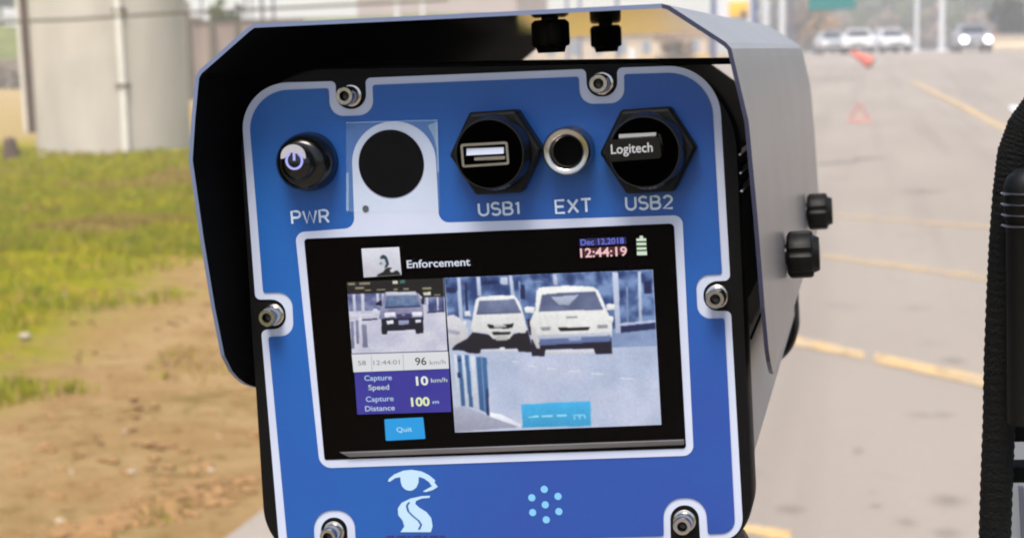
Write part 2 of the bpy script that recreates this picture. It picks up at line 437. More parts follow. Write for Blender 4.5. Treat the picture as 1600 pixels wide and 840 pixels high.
# ================================================================== TREES, HILL, PIER, POLES
mat('bark', (84, 68, 56), 0.9, var=0.2, scale=8, bump=0.4)
mat('leaf_dark', (30, 40, 24), 0.8, spec=0.2, var2=(52, 66, 34), scale=1.5)
mat('leaf_mid', (72, 84, 42), 0.8, spec=0.2, var2=(96, 104, 50), scale=1.5)
mat('leaf_grey', (120, 104, 92), 0.85, spec=0.2, var2=(146, 128, 110), scale=1.2)
mat('leaf_autumn', (176, 132, 84), 0.85, spec=0.2, var2=(150, 124, 78), scale=1.2)
def tree(name, base, h, cw, m, label, cat, group=None, leaves=1500, trunk=0.16, ls=0.16, low=0.3):
    base = Vector(base); t = empty(name, base, label, cat, group)
    rnd = random.Random(int(base.x * 13 + base.y * 7 + h * 3))
    mb = MB(); th = h * 0.75
    pts = [base + Vector((rnd.uniform(-.03, .03) * h * k, 0, th * k)) for k in (0, .35, .7, 1)]
    mb.tube(pts, [trunk, trunk * .8, trunk * .5, trunk * .2], 8)
    cl = []
    for i in range(11):
        k = rnd.uniform(low, 1); a = rnd.uniform(0, 6.28); ex = cw * rnd.uniform(.35, 1) * (1.15 - k * .5)
        s = base + Vector((0, 0, th * min(k, .95))); e = s + Vector((math.cos(a) * ex, math.sin(a) * ex, h * rnd.uniform(.08, .25)))
        mb.tube([s, (s + e) / 2 + Vector((0, 0, -.02 * h)), e], [trunk * .35, trunk * .22, trunk * .08], 5)
        cl.append((e, cw * rnd.uniform(.3, .5)))
        cl.append(((s + e) / 2, cw * rnd.uniform(.25, .4)))
    mb.build('trunk', 'bark', t, smooth=50)
    mb = MB()
    for i in range(leaves):
        c, r = cl[rnd.randrange(len(cl))]
        d = Vector((rnd.gauss(0, 1), rnd.gauss(0, 1), rnd.gauss(0, .8))).normalized() * r * rnd.uniform(.3, 1) ** .5
        p = c + d
        if p.z < base.z + h * .08: continue
        u = Vector((rnd.gauss(0, 1), rnd.gauss(0, 1), rnd.gauss(0, 1))).normalized() * ls; v = u.orthogonal().normalized() * ls * .6
        mb.face([p - u, p + v, p + u, p - v])
    mb.build('crown', m, t)
    return t
def at(px, Y, z=None):        # ground point below a pixel column at depth Y
    p = W(px, 80, Y); p.z = H(p.x, Y) if z is None else z; return p

# far wooded hill, in the haze
mat('hill_wood', (62, 70, 60), 0.95, spec=0.1, var2=(92, 92, 78), scale=0.08)
mb = MB(); nX, nY = 130, 12
for j in range(nY + 1):
    for i in range(nX + 1):
        x = -40 + i * 3.2; y = 330 + j * 16
        env = sm((x + 36) / 26)
        z = 46 * env * sm(j / 8) * (0.85 + 0.3 * noise.noise(Vector((x * 0.015, 1, 0)))) + 3.0 * noise.noise(Vector((x * .12, y * .12, 0))) + 1.6 * noise.noise(Vector((x * .4, y * .4, 5))) * env - 0.5
        mb.v.append(Vector((x, y, z)))
for j in range(nY):
    for i in range(nX): a = j * (nX + 1) + i; mb.f.append([a, a + 1, a + nX + 2, a + nX + 1]); mb.m.append(0)
o = mb.build('hills', 'hill_wood', smooth=30); tag(o, kind='structure')
mat('far_leaf', (58, 68, 56), 0.9, spec=0.1, var2=(90, 92, 74), scale=0.1)
mb = MB(); rn = random.Random(4)
for i in range(700):
    x = rn.uniform(-11, 42); y = rn.uniform(195, 225)
    hh = rn.uniform(6, 13); c = Vector((x, y, hh * .5))
    for q in range(26):
        d = Vector((rn.gauss(0, 1), rn.gauss(0, 1), rn.gauss(0, 1.3))).normalized() * hh * .42 * rn.uniform(.5, 1)
        u = Vector((rn.gauss(0, 1), rn.gauss(0, 1), rn.gauss(0, 1))).normalized() * .8; v = u.orthogonal().normalized() * .5
        mb.face([c + d - u, c + d + v, c + d + u, c + d - v])
o = mb.build('far_wood', 'far_leaf'); tag(o, 'hazy wood of grey green trees at the foot of the far hill', 'wood', kind='stuff')

# green embankment at the far left
mat('bank_grass', (112, 118, 48), 0.95, spec=0.1, var2=(84, 92, 40), scale=0.6)
mb = MB(); prof = [(0, -.3), (3, .9), (8, 3.2), (12, 4.5), (14, 4.8), (40, 4.9)]
pa = [(x, 104 + (x + 75) * 0.02) for x in range(-110, -29, 4)]
for (x, y) in pa:
    for dy, z in prof: mb.v.append(Vector((x, y + dy, z + .25 * noise.noise(Vector((x * .2, dy * .3, 0))))))
for i in range(len(pa) - 1):
    for j in range(len(prof) - 1): a = i * len(prof) + j; mb.f.append([a, a + len(prof), a + len(prof) + 1, a + 1]); mb.m.append(0)
o = mb.build('embankment', 'bank_grass', smooth=60); tag(o, kind='structure')

# concrete bridge pier
mat('pier_concrete', (198, 189, 180), 0.85, var=0.09, scale=1.6, bump=0.2, bscale=14, aniso=(1, 1, 0.35))
mat('pipe_white', (235, 230, 222), 0.6, var=0.06, scale=4)
mat('rust', (104, 82, 60), 0.8, var=0.2, scale=12)
pl, pr = G(57, 241), G(289, 241)
FWD = ROT @ Vector((0, 0, -1))
def WD(px, py, d): return CAM + ray(px, py) / F * d      # point at depth d along the view axis
pc = W(173, 100, 27.2); pc.z = 0; dep = (pc - CAM).dot(FWD); pr_ = (291 - 57) / 2 / F * dep
pier = empty('bridge_pier', pc, 'round pale concrete bridge pier standing on the grass left of the device', 'pier')
mb = MB(); mb.lathe(pc, [(pr_ * 1.0, -.2), (pr_ * 1.0, 1), (pr_ * 1.012, 2.6), (pr_ * 1.04, 5.5), (pr_ * 1.05, 9)], (0, 0, 1), 72)
mb.build('shaft', 'pier_concrete', pier, smooth=40)
dc = Vector((-pc.x, -pc.y, 0)).normalized(); rc = Vector((-dc.y, dc.x, 0)); off = 16 / F * dep
pp = pc + dc * (math.sqrt(pr_ ** 2 - off ** 2) + .03) + rc * off; bx, by = pp.x, pp.y
mb = MB(); mb.tube([(bx, by, -.05), (bx, by, 1.2), (bx - .01, by - .02, 2.6), (bx - .03, by - .09, 8.5)], 0.065, 12); mb.build('drain_pipe', 'pipe_white', pier, smooth=50)
for zz in (1.15, 2.45):
    mb = MB(); mb.box((bx - .1, by - .08, zz), (bx + .1, by + .09, zz + .05)); mb.build('pipe_bracket', 'rust', pier)
# rubble at the pier foot
for i, (px, py, wp) in enumerate([(66, 246, 14), (96, 249, 11), (120, 250, 8)]):
    blob_thing('rubble', px, py, wp, 'pebble', ['lump of rubble at the left foot of the pier', 'grey rubble piece between the pier foot and the grass', 'small rubble chip in front of the pier foot'][i], 'rubble', 'rubble by the pier foot', .7)
# cut wooden stump
sp = G(17, 250)
mat('fin_grey', (215, 220, 226), 0.4, .3)
mat('old_wood', (92, 74, 66), 0.9, var=0.25, scale=14, bump=0.5, aniso=(1, 1, .3))
st = empty('tree_stump', sp, 'short weathered brown stump standing in the grass left of the pier', 'stump')
mb = MB(); mb.lathe(sp, [(.15, -.05), (.12, .1), (.115, .25), (.10, .34), (.05, .38)], (0, 0, 1), 14); mb.build('stump_wood', 'old_wood', st, smooth=50)
mb = MB(); mb.lathe(sp + Vector((.11, .02, 0)), [(.06, -.05), (.05, .12), (.03, .2)], (0.1, 0, 1), 10); mb.build('broken_root', 'bark', st, smooth=50)
# leaning pole left of the pier, with pale guard
pb = G(53, 207); ptop = W(33, -60, pb.y - .2)
pole = empty('utility_pole', pb, 'brown leaning utility pole with a pale cable guard left of the pier', 'pole')
mb = MB(); mb.tube([pb, (pb + ptop) / 2, ptop], [.13, .12, .10], 14); mb.build('pole_shaft', 'old_wood', pole, smooth=50)
o1 = Vector((-.16, -.03, 0)); mb = MB(); mb.tube([pb + o1, (pb + ptop) / 2 + o1, ptop + o1], .055, 10); mb.build('cable_guard', 'pipe_white', pole, smooth=50)
# cable across the pier front
mat('cable_brown', (92, 84, 66), 0.8)
dk = dep - pr_ - .78
mb = MB(); mb.tube([WD(-60, 40, dk), WD(42, 33, dk), WD(110, 31, dk), WD(187, 26, dk), WD(285, 20, dk), WD(420, 14, dk), WD(700, 0, dk)], .024, 8)
o = mb.build('overhead_cable', 'cable_brown', smooth=50); tag(o, 'thin brown cable strung across the front of the pier', 'cable')

# far-left background
bush_spec = [(-20, 98, 2.2, 1.9), (4, 99, 2.0, 1.6), (28, 100, 2.1, 1.7), (50, 102, 1.9, 1.6)]
for i, (px, Y, h, cw) in enumerate(bush_spec):
    tree('bare_bush', at(px, Y, -.1), h, cw, 'leaf_grey', ['grey bush cut by the left edge below the green bank', 'grey brown bush on the tan field just left of the utility pole', 'grey bush behind the foot of the utility pole', 'grey bush half hidden by the utility pole and pier'][i], 'bush', 'bushes below the green bank', leaves=500, trunk=.05, ls=.22, low=.1)
tree('evergreen_tree', at(4, 124, 4.7), 8, 3.2, 'leaf_dark', 'dark evergreen tree above the bank in the top left corner', 'tree', None, 1600, .2, .3)
mat('rail_metal', (170, 172, 168), 0.5, 0.3)
rail = empty('guard_rail', at(-10, 119, 4.9), 'pale metal guard rail along the top of the green bank', 'guard rail')
ra, rb = at(-90, 119, 5.25), at(70, 119, 5.25)
mb = MB(); mb.prism([ra, ra + Vector((0, 0, .32)), ra + Vector((0, .06, .32)), ra + Vector((0, .06, 0))], rb - ra); mb.build('rail_beam', 'rail_metal', rail)
for k in range(7):
    p = ra.lerp(rb, (k + .5) / 7); mb = MB(); mb.box((p.x - .05, p.y + .06, 4.7), (p.x + .05, p.y + .16, 5.55)); mb.build('rail_post', 'rail_metal', rail)

# between pier and visor: low wall, shrubs, bare trees and thin posts
mat('wall_mauve', (150, 132, 124), 0.9, var2=(122, 108, 102), scale=1.2, aniso=(3, 1, .3))
wa, wb = at(262, 62, 0), at(470, 62, 0)
wall = empty('boundary_wall', wa.lerp(wb, .5), 'mauve grey boundary wall between the pier and the visor', 'wall')
wa.z = wb.z = -.3
mb = MB(); mb.prism([wa, wb, wb + Vector((0, 0, 3.4)), wa + Vector((0, 0, 3.4))], (0, .25, 0)); mb.build('wall_face', 'wall_mauve', wall)
mb = MB(); mb.prism([wa + Vector((-.1, -.06, 3.4)), wb + Vector((.1, -.06, 3.4)), wb + Vector((.1, -.06, 3.52)), wa + Vector((-.1, -.06, 3.52))], (0, .37, 0)); mb.build('wall_coping', 'cable_brown', wall)
for px in (296, 333, 372, 408):
    p = at(px, 61.9, -.2); mb = MB(); mb.box((p.x - .1, 61.86, -.3), (p.x + .1, 61.99, 3.1)); mb.build('wall_pier', 'cable_brown', wall)
for i, (px, Y, h, m, lb) in enumerate([(300, 66, 4.1, 'leaf_grey', 'brownish shrub behind the wall right beside the pier'), (345, 67, 4.3, 'leaf_mid', 'olive green shrub behind the middle of the wall'), (366, 64, 4.1, 'leaf_dark', 'small dark shrub behind the wall near the visor corner')]):
    tree('garden_shrub', at(px, Y, 0), h, .55, m, lb, 'shrub', 'shrubs behind the boundary wall', 500, .05, .13, .5)
mat('post_grey', (112, 112, 128), 0.6); mat('post_white', (214, 216, 220), 0.5); mat('post_blue', (52, 74, 132), 0.5)
def post(px, pybase_z, Y, wpx, m, label, name='lamp_post', cat='post', group=None, h=9, cap=True):
    p = at(px, Y, pybase_z); r = wpx / F * Y / 2
    t = empty(name, p, label, cat, group)
    mb = MB(); mb.tube([p, p + Vector((0, 0, h * .5)), p + Vector((0, 0, h))], [r * 1.1, r, r * .75], 12); mb.build('shaft', m, t, smooth=50)
    mb = MB(); mb.lathe(p, [(r * 1.9, 0), (r * 1.9, .05), (r * 1.3, .12)], (0, 0, 1), 12); mb.build('base_plate', m, t, smooth=50)
    if cap:
        q = p + Vector((0, 0, h)); mb = MB(); mb.tube([q, q + Vector((.4, 0, .25)), q + Vector((1.5, 0, .3))], r * .5, 8); mb.build('lamp_arm', m, t, smooth=50)
        mb = MB(); mb.box((q.x + 1.4, q.y - .12, q.z + .22), (q.x + 2.1, q.y + .12, q.z + .34)); mb.build('lamp_head', m, t)
    return t
lbs = ['thin grey post left of the visor corner, nearest the pier', 'thin grey post just above the visor corner', 'first of two close thin posts above the visor top left', 'second of two close thin posts above the visor top left', 'faint post behind the wall by the brown shrub']
for (px, wp), lb in zip([(386, 4), (396, 3), (412, 6), (430, 5), (318, 4)], lbs):
    post(px, 0, 70, wp, 'post_grey', lb, 'thin_post', 'post', 'thin grey posts beyond the visor', 7, False)
for (px, wp, m, lb) in [(622, 7, 'post_white', 'pale post rising behind the middle of the visor top'), (662, 6, 'post_white', 'pinkish pale post right of the other pale post over the visor'),
                        (887, 4, 'post_blue', 'first dark blue post above the visor, left one of a pair'), (907, 4, 'post_blue', 'second dark blue post above the visor, right one of a pair'), (965, 5, 'post_blue', 'single dark blue post above the right part of the visor')]:
    post(px, .5, 95, wp, m, lb, 'roadside_post', 'post', 'posts seen over the visor top', 8, False)
# pale roadside building seen over and under the visor
mat('facade_pink', (176, 158, 152), 0.85, var=0.06, scale=.4); mat('facade_white', (214, 218, 226), 0.7, var=0.04, scale=.5); mat('far_glass', (120, 140, 168), 0.2)
mat('roof_tan', (170, 130, 70), 0.8)
b0, b1 = at(560, 150, -1), at(808, 150, -1)
bl = empty('roadside_building', b0.lerp(b1, .5), 'long pale pinkish building far off above the visor', 'building')
mb = MB(); mb.box((b0.x, 150, -1), (b1.x, 165, 9)); mb.build('wall', 'facade_pink', bl)
mb = MB(); mb.box((b0.x - .5, 149.5, 9), (b1.x + .5, 165.5, 9.5)); mb.build('roof', 'rust', bl)
for k in range(6):
    x = b0.x + (b1.x - b0.x) * (k + .5) / 6
    fr = MB(); fr.box((x - .8, 149.93, 1.3), (x + .8, 150.02, 3)); fo = fr.build('window', 'far_glass', bl)
mat('facade_beige', (196, 182, 164), 0.85, var=.06, scale=.4)
lb0, lb1 = at(770, 136, .5), at(1105, 136, .5)
lw = empty('low_building', lb0.lerp(lb1, .5), 'low beige building seen in the gap under the visor', 'building')
mb = MB(); mb.box((lb0.x, 136, 0), (lb1.x, 144, 3.1)); mb.build('wall', 'facade_beige', lw)
mb = MB(); mb.box((lb0.x - .3, 135.7, 3.1), (lb1.x + .3, 144.3, 3.35)); mb.build('roof', 'roof_tan', lw)
for k in range(9):
    x = lb0.x + (lb1.x - lb0.x) * (k + .5) / 9
    fr = MB(); fr.box((x - .35, 135.94, 1.5), (x + .35, 136.02, 2.5)); fr.build('window', 'far_glass', lw)
# information board with blue posts and yellow panel behind the visor
mat('sign_yellow', (255, 190, 0), 0.5, var=0.05, scale=2); mat('sign_teal', (0, 118, 120), 0.5, var=0.04, scale=1)
ip = at(1150, 84)
ib = empty('information_board', ip, 'white roadside board with blue posts and a yellow panel behind the visor', 'board')
def W2(px, py, Y): return W(px, py, Y)
for px in (1115, 1179):
    p = at(px, 84); mb = MB(); mb.box((p.x - .12, 83.9, p.z - .1), (p.x + .12, 84.1, 6.5)); mb.build('board_post', 'post_blue', ib)
a, b_ = W(1120, 62, 84.15), W(1175, -40, 84.15); mb = MB(); mb.box((a.x, 84.12, a.z), (b_.x, 84.2, b_.z)); mb.build('board_face', 'facade_white', ib)
a, b_ = W(1139, 26, 84), W(1169, 2, 84); mb = MB(); mb.box((a.x, 83.95, a.z), (b_.x, 84.12, b_.z)); mb.build('yellow_panel', 'sign_yellow', ib, bevel=.05)
a, b_ = W(1157, 27, 83.9), W(1166, 16, 83.9); mb = MB(); mb.box((a.x, 83.85, a.z), (b_.x, 83.94, b_.z)); mb.build('dark_marker', 'rust', ib)
for (px, wp, lb) in [(1196, 12, 'wide white post beside the information board'), (1222, 9, 'slimmer white post nearest the teal road sign')]:
    post(px, .9, 86, wp, 'post_white', lb, 'white_post', 'post', 'white posts beside the information board', 8, False)
for px, lb in [(988, 'white post seen in the gap under the visor'), (732, 'short white post hidden by the device housing')]:
    if px > 900: post(px, .5, 80, 16, 'post_white', lb, 'marker_post', 'post', None, 1.3, False)
tree('roadside_shrub', at(1048, 84, .3), 2.3, 1.1, 'leaf_grey', 'brownish shrub seen in the gap between visor and device', 'shrub', None, 700, .06, .14, .1)
# teal road sign hanging from an overhead arm
Ys = 60
sg = at(1236, Ys); sn = empty('road_sign', sg, 'teal green blank road sign hung above the carriageway', 'road sign')
mb = MB(); mb.tube([sg, sg + Vector((0, 0, 3)), sg + Vector((0, 0, 4.9))], .08, 10); mb.build('column', 'post_grey', sn, smooth=50)
q = sg + Vector((0, 0, 4.8)); mb = MB(); mb.tube([q, q + Vector((4, 0, .1))], .06, 8); mb.build('arm', 'post_grey', sn, smooth=50)
a, b_ = W(1263, 18, Ys), W(1337, -22, Ys)
mb = MB(); mb.prism([(a.x, Ys - .1, a.z), (b_.x, Ys - .1, a.z + .05), (b_.x, Ys - .1, b_.z), (a.x, Ys - .1, b_.z)], (0, .08, 0)); mb.build('sign_face', 'sign_teal', sn, bevel=.03)
for k in (.25, .75):
    x = a.x + (b_.x - a.x) * k; mb = MB(); mb.box((x - .05, Ys - .02, a.z + .3), (x + .05, Ys + .1, sg.z + 4.85)); mb.build('hanger', 'post_grey', sn)
# street lamps, autumn tree, evergreens right
post(1432, H(3, 118), 118, 6, 'post_white', 'left one of two pale street lamps beyond the road', 'street_lamp', 'street lamp', 'street lamps beyond the road', 9)
post(1471, H(3, 112), 112, 8, 'post_white', 'right one of two pale street lamps, nearer and thicker', 'street_lamp', 'street lamp', 'street lamps beyond the road', 9)
post(1556, H(7, 125), 125, 4, 'post_grey', 'thin grey street lamp beside the dark tree at right', 'street_lamp', 'street lamp', 'street lamps beyond the road', 9)
tree('autumn_tree', at(1272, 135), 5.0, 1.9, 'leaf_autumn', 'tan autumn tree below the teal road sign', 'tree', None, 1600, .12, .2, .15)
tree('autumn_tree', at(1246, 128), 4.6, 1.2, 'leaf_grey', 'grey brown tree between the visor and the autumn tree', 'tree', None, 1200, .12, .2, .15)
tree('evergreen_tree', at(1584, 118), 3.6, 1.5, 'leaf_dark', 'dark evergreen behind the barrier at the right edge', 'tree', None, 2200, .12, .2, .1)
for i, (px, Y, h) in enumerate([(1310, 175, 4), (1345, 180, 5), (1385, 178, 4.4), (1420, 182, 5.4), (1455, 176, 4.6), (1500, 180, 5.2), (1535, 176, 4.8)]):
    tree('far_tree', at(px, Y), h, 2.0, 'leaf_mid' if i % 2 else 'leaf_grey', ['hazy tree behind the leftmost white car', 'hazy tree right of the teal sign', 'hazy tree left of the street lamps', 'hazy tree behind the left street lamp', 'hazy tree right of the left street lamp', 'hazy tree above the headlit car', 'hazy tree left of the dark evergreen'][i], 'tree', 'hazy trees beyond the road', 700, .1, .28, .1)
# concrete barrier with reddish box on it, right edge
mat('barrier', (196, 180, 156), 0.85, var=.06, scale=1); mat('red_faded', (176, 92, 84), 0.7)
br = empty('road_barrier', at(1590, 98), 'tan concrete road barrier at the right beyond the car', 'barrier')
a = at(1543, 98); mb = MB()
mb.prism([(a.x, 97.7, a.z - .1), (a.x, 97.7, a.z + .25), (a.x, 97.9, a.z + .45), (a.x, 97.9, a.z + .85), (a.x, 98.1, a.z + .85), (a.x, 98.1, a.z - .1)], (9, 0, 0)); mb.build('barrier_block', 'barrier', br)
mb = MB(); mb.box((a.x, 97.86, a.z + .85), (a.x + 9, 98.14, a.z + .93)); mb.build('barrier_cap', 'kerb_concrete', br)
a = W(1543, 66, 99); b_ = W(1563, 50, 99); cb = empty('red_cabinet', (a.x, 99, H(a.x, 99)), 'small faded red cabinet behind the barrier beside the dark evergreen', 'cabinet')
mb = MB(); mb.box((a.x, 99, H(a.x, 99)), (b_.x, 99.6, b_.z)); mb.build('cabinet_body', 'red_faded', cb, bevel=.04)
mb = MB(); mb.box((a.x - .05, 98.95, b_.z), (b_.x + .05, 99.65, b_.z + .06)); mb.build('cabinet_lid', 'rust', cb)

# ---------------- cars
mat('car_white', (238, 238, 240), 0.3, coat=.5); mat('car_grey', (150, 152, 160), 0.3, coat=.5); mat('car_silver', (196, 198, 202), 0.28, .2, coat=.5)
mat('car_glass', (40, 46, 54), 0.1); mat('tyre', (18, 18, 18), 0.85); mat('rim', (150, 150, 152), 0.35, .7); mat('plate', (225, 225, 220), 0.5); mat('lamp_red', (150, 20, 16), 0.3)
mat('lamp_clear', (235, 235, 235), 0.15); mat('lamp_lit', (255, 252, 248), 0.2, emit=3.5)
mat('trim', (20, 20, 22), 0.5)
def make_car(name, label, cat, body, group, lit):
    t = empty(name, (0, 0, 0), label, cat, group)
    half = 0.88
    side = [(-2.15, .32), (-2.2, .5), (-2.12, .72), (-1.95, .82), (-1.0, .98), (1.7, 1.0), (2.15, .96), (2.2, .6), (2.15, .32)]   # (y,z); front is -y
    mb = MB(); rs = []
    for x, k in ((-half, .93), (-half * .96, 1), (half * .96, 1), (half, .93)):
        rs.append([(x, y * (k if abs(x) == half else 1), .32 + (z - .32) * (k if abs(x) == half else 1)) for y, z in side])
    mb.rings(rs); mb.build('body', body, t, smooth=35, bevel=.04)
    mb = MB()
    lo = [(-1.05, .97), (1.75, 1.0)]; r0 = [Vector((sx * .80, y, z)) for (y, z, sx) in ((-1.05, .96, -1), (-1.05, .96, 1), (1.8, .98, 1), (1.8, .98, -1))]
    r1 = [Vector((sx * .62, y, z)) for (y, z, sx) in ((-.35, 1.42, -1), (-.35, 1.42, 1), (1.25, 1.42, 1), (1.25, 1.42, -1))]
    r2 = [Vector((v.x * .9, v.y * .92 + .03, 1.47)) for v in r1]
    mb.rings([r0, r1, r2]); mb.build('cabin', body, t, smooth=30, bevel=.03)
    def pane(nm, q):
        c = sum((Vector(p) for p in q), Vector()) / 4; n = (Vector(q[1]) - Vector(q[0])).cross(Vector(q[3]) - Vector(q[0])).normalized()
        if n.dot(c - Vector((0, .4, 1.1))) < 0: n = -n
        q = [c + (Vector(p) - c) * .88 + n * .012 for p in q]; m2 = MB(); m2.prism(q, n * .01); m2.build(nm, 'car_glass', t)
    pane('windscreen', [r0[0], r0[1], r1[1], r1[0]]); pane('rear_window', [r0[2], r0[3], r1[3], r1[2]])
    for sgn, (i, j) in ((1, (1, 2)), (-1, (3, 0))):
        a, b2, c, d = r0[i], r0[j], r1[j], r1[i]; m1 = a.lerp(b2, .5); m2_ = d.lerp(c, .5)
        pane('side_window', [a, m1, m2_, d]); pane('side_window', [m1, b2, c, m2_])
    for y in (-1.35, 1.35):
        for sx in (-1, 1):
            mb = MB(); mb.lathe((sx * .68, y, .31), [(.22, 0), (.31, .02), (.31, .2), (.2, .22)], (sx, 0, 0), 20)
            wo = mb.build('wheel', 'tyre', t, smooth=40); mb = MB(); mb.lathe((sx * .9, y, .31), [(.19, 0), (.17, .01), (.05, .015)], (sx, 0, 0), 16); mb.build('rim', 'rim', wo, smooth=40)
    for sx in (-1, 1):
        mb = MB(); mb.lathe((sx * .62, -2.13, .66), [(.19, 0), (.17, .07), (.09, .1)], (0, -1, .05), 16); mb.build('headlight', 'lamp_lit' if lit else 'lamp_clear', t, smooth=40)
        mb = MB(); mb.box((sx * .62 - .14, 2.17, .68), (sx * .62 + .14, 2.22, .84)); mb.build('tail_light', 'lamp_red', t)
        mb = MB(); mb.prism([(sx * .82, -.85, .98), (sx * 1.02, -.85, .98), (sx * 1.02, -.85, 1.12), (sx * .82, -.85, 1.12)], (0, .12, 0)); mb.build('mirror', body, t, bevel=.02)
    mb = MB(); mb.box((-.4, -2.235, .55), (.4, -2.18, .7)); mb.build('grille', 'trim', t)
    mb = MB(); mb.box((-.8, -2.225, .3), (.8, -2.1, .42)); mb.build('bumper', 'trim', t, bevel=.02)
    mb = MB(); mb.box((-.26, -2.255, .43), (.26, -2.24, .54)); mb.build('number_plate', 'plate', t)
    return t
def dup(t, label, loc, rz, body=None):
    c = t.copy(); COL.objects.link(c); c.location = loc; c.rotation_euler.z = rz; c['label'] = label
    def rec(src, par):
        for ch in src.children:
            d = ch.copy(); COL.objects.link(d); d.parent = par
            if body and ch.name.split('.')[0] in ('body', 'cabin', 'mirror'):
                d.data = ch.data.copy(); d.data.materials.clear(); d.data.materials.append(MATS[body])
            rec(ch, d)
    rec(t, c); return c
p = at(1389, 104); car0 = make_car('parked_car', 'bright white car, rightmost of the white row beyond the red cone', 'car', 'car_white', 'white cars beyond the road', False)
for px, Y, lb, bd in [(1341, 100, 'white car in the middle of the row, behind the fallen red cone', 'car_white'), (1299, 106, 'pale car at the left end of the row, next to the visor', 'car_silver'), (1371, 126, 'dimmer pale car partly behind the rightmost white one', 'car_silver'), (1318, 130, 'small pale car farther off between the two left cars', 'car_white')]:
    q = at(px, Y); dup(car0, lb, (q.x, q.y, q.z), R(random.uniform(-12, 12)), bd)
car0.location = p; car0.rotation_euler.z = R(14)
q = at(1517, 92); cl = make_car('driving_car', 'grey car driving towards the camera with both headlights on', 'car', 'car_grey', None, True)
cl.location = q; cl.rotation_euler.z = R(4)
# fallen cone and reflective triangle on the road
mat('cone_red', (220, 96, 74), 0.6, var=.05, scale=3); mat('cone_band', (220, 200, 190), 0.5); mat('reflector', (196, 150, 142), 0.5, var=.05, scale=6)
q = at(1347, 70); cn = empty('traffic_cone', q, 'orange red traffic cone lying toppled on the road by the white cars', 'cone')
ax = Vector((-.86, .1, .5)).normalized(); c0 = q + Vector((.38, 0, .22))
mb = MB(); mb.lathe(c0, [(.26, 0), (.2, .35), (.13, .7), (.06, 1.0)], ax, 20); mb.build('cone_body', 'cone_red', cn, smooth=40)
mb = MB(); mb.lathe(c0 - ax * .06, [(.34, 0), (.34, .06)], ax, 4); mb.build('cone_base', 'rust', cn)
q = G(1343, 192); tr = empty('warning_triangle', q, 'faded pink reflective warning triangle standing on the road', 'warning triangle')
def tri(s): return [W(1343 + (x - 1343) * s, 176 + (y - 176) * s, q.y) for x, y in ((1343, 157), (1364, 192), (1322, 192))]
o_, i_ = tri(1.0), tri(.62); mb = MB()
for k in range(3): mb.prism([o_[k], o_[(k + 1) % 3], i_[(k + 1) % 3], i_[k]], (0, .015, 0))
mb.build('reflector_frame', 'reflector', tr)
mat('pale_pink', (190, 172, 162), 0.7)
mb = MB(); mb.prism([v + Vector((0, .02, 0)) for v in tri(.7)], (0, .006, 0)); mb.build('inner_panel', 'pale_pink', tr)
mb = MB(); mb.box((o_[2].x - .03, q.y - .08, q.z), (o_[1].x + .03, q.y + .12, q.z + .025)); mb.build('foot', 'reflector', tr)

# ================================================================== THE SPEED CAMERA
Y0 = 0.5
DC = W(790, 880, Y0 + .12)
dev = empty('speed_camera', DC, 'blue faced speed camera with a lit screen under an angular grey metal visor', 'speed camera')
# visor: folded sheet, front edge raked back towards the bottom
prof = [(402, 606, .514), (392, 604, .5085), (380, 600, .502), (368, 591, .496), (358, 580, .490), (345, 555, .484), (330, 480, .4795), (312, 370, .477), (295, 250, .475), (299, 185, .475), (305, 121, .475), (311, 110, .475), (386, 44, .475), (397, 37, .475),
        (716, 22, .475), (1034, 6, .475), (1046, 9, .475), (1134, 66, .475), (1143, 76, .475), (1170, 190, .475), (1184, 340, .477), (1195, 480, .4795), (1201, 545, .484), (1204, 565, .490), (1206, 574, .496), (1207, 579, .502), (1208, 582, .5085), (1208.5, 584, .514)]
P = [W(*a) for a in prof]
YB = 0.95
cx = sum((p.x for p in P)) / len(P); cz = 1.50
def inset(P, d):
    out = []
    for i, p in enumerate(P):
        a = P[max(0, i - 1)]; b = P[min(len(P) - 1, i + 1)]
        t = Vector((b.x - a.x, 0, b.z - a.z)).normalized(); n = Vector((t.z, 0, -t.x))
        if n.dot(Vector((cx, 0, cz)) - Vector((p.x, 0, p.z))) < 0: n = -n
        out.append(p + n * d)
    return out
Q = inset(P, .0013)
def back(p): return Vector((p.x, YB, p.z))
mb = MB(); n = len(P)
mb.v = P + [back(p) for p in P] + Q + [back(p) for p in Q]
for i in range(n - 1):
    mb.f.append([i, i + 1, n + i + 1, n + i]); mb.m.append(0)
    mb.f.append([2 * n + i, 3 * n + i, 3 * n + i + 1, 2 * n + i + 1]); mb.m.append(3 if i < 13 else 1)
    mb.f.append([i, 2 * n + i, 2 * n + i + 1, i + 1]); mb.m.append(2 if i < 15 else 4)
    mb.f.append([n + i, n + i + 1, 3 * n + i + 1, 3 * n + i]); mb.m.append(2)
for i in (0, n - 1): mb.f.append([i, n + i, 3 * n + i, 2 * n + i]); mb.m.append(2)
vis = mb.build('visor', ['visor_paint', 'inner_black', 'visor_edge', 'inner_matt', 'visor_edge_dark'], dev, smooth=12)
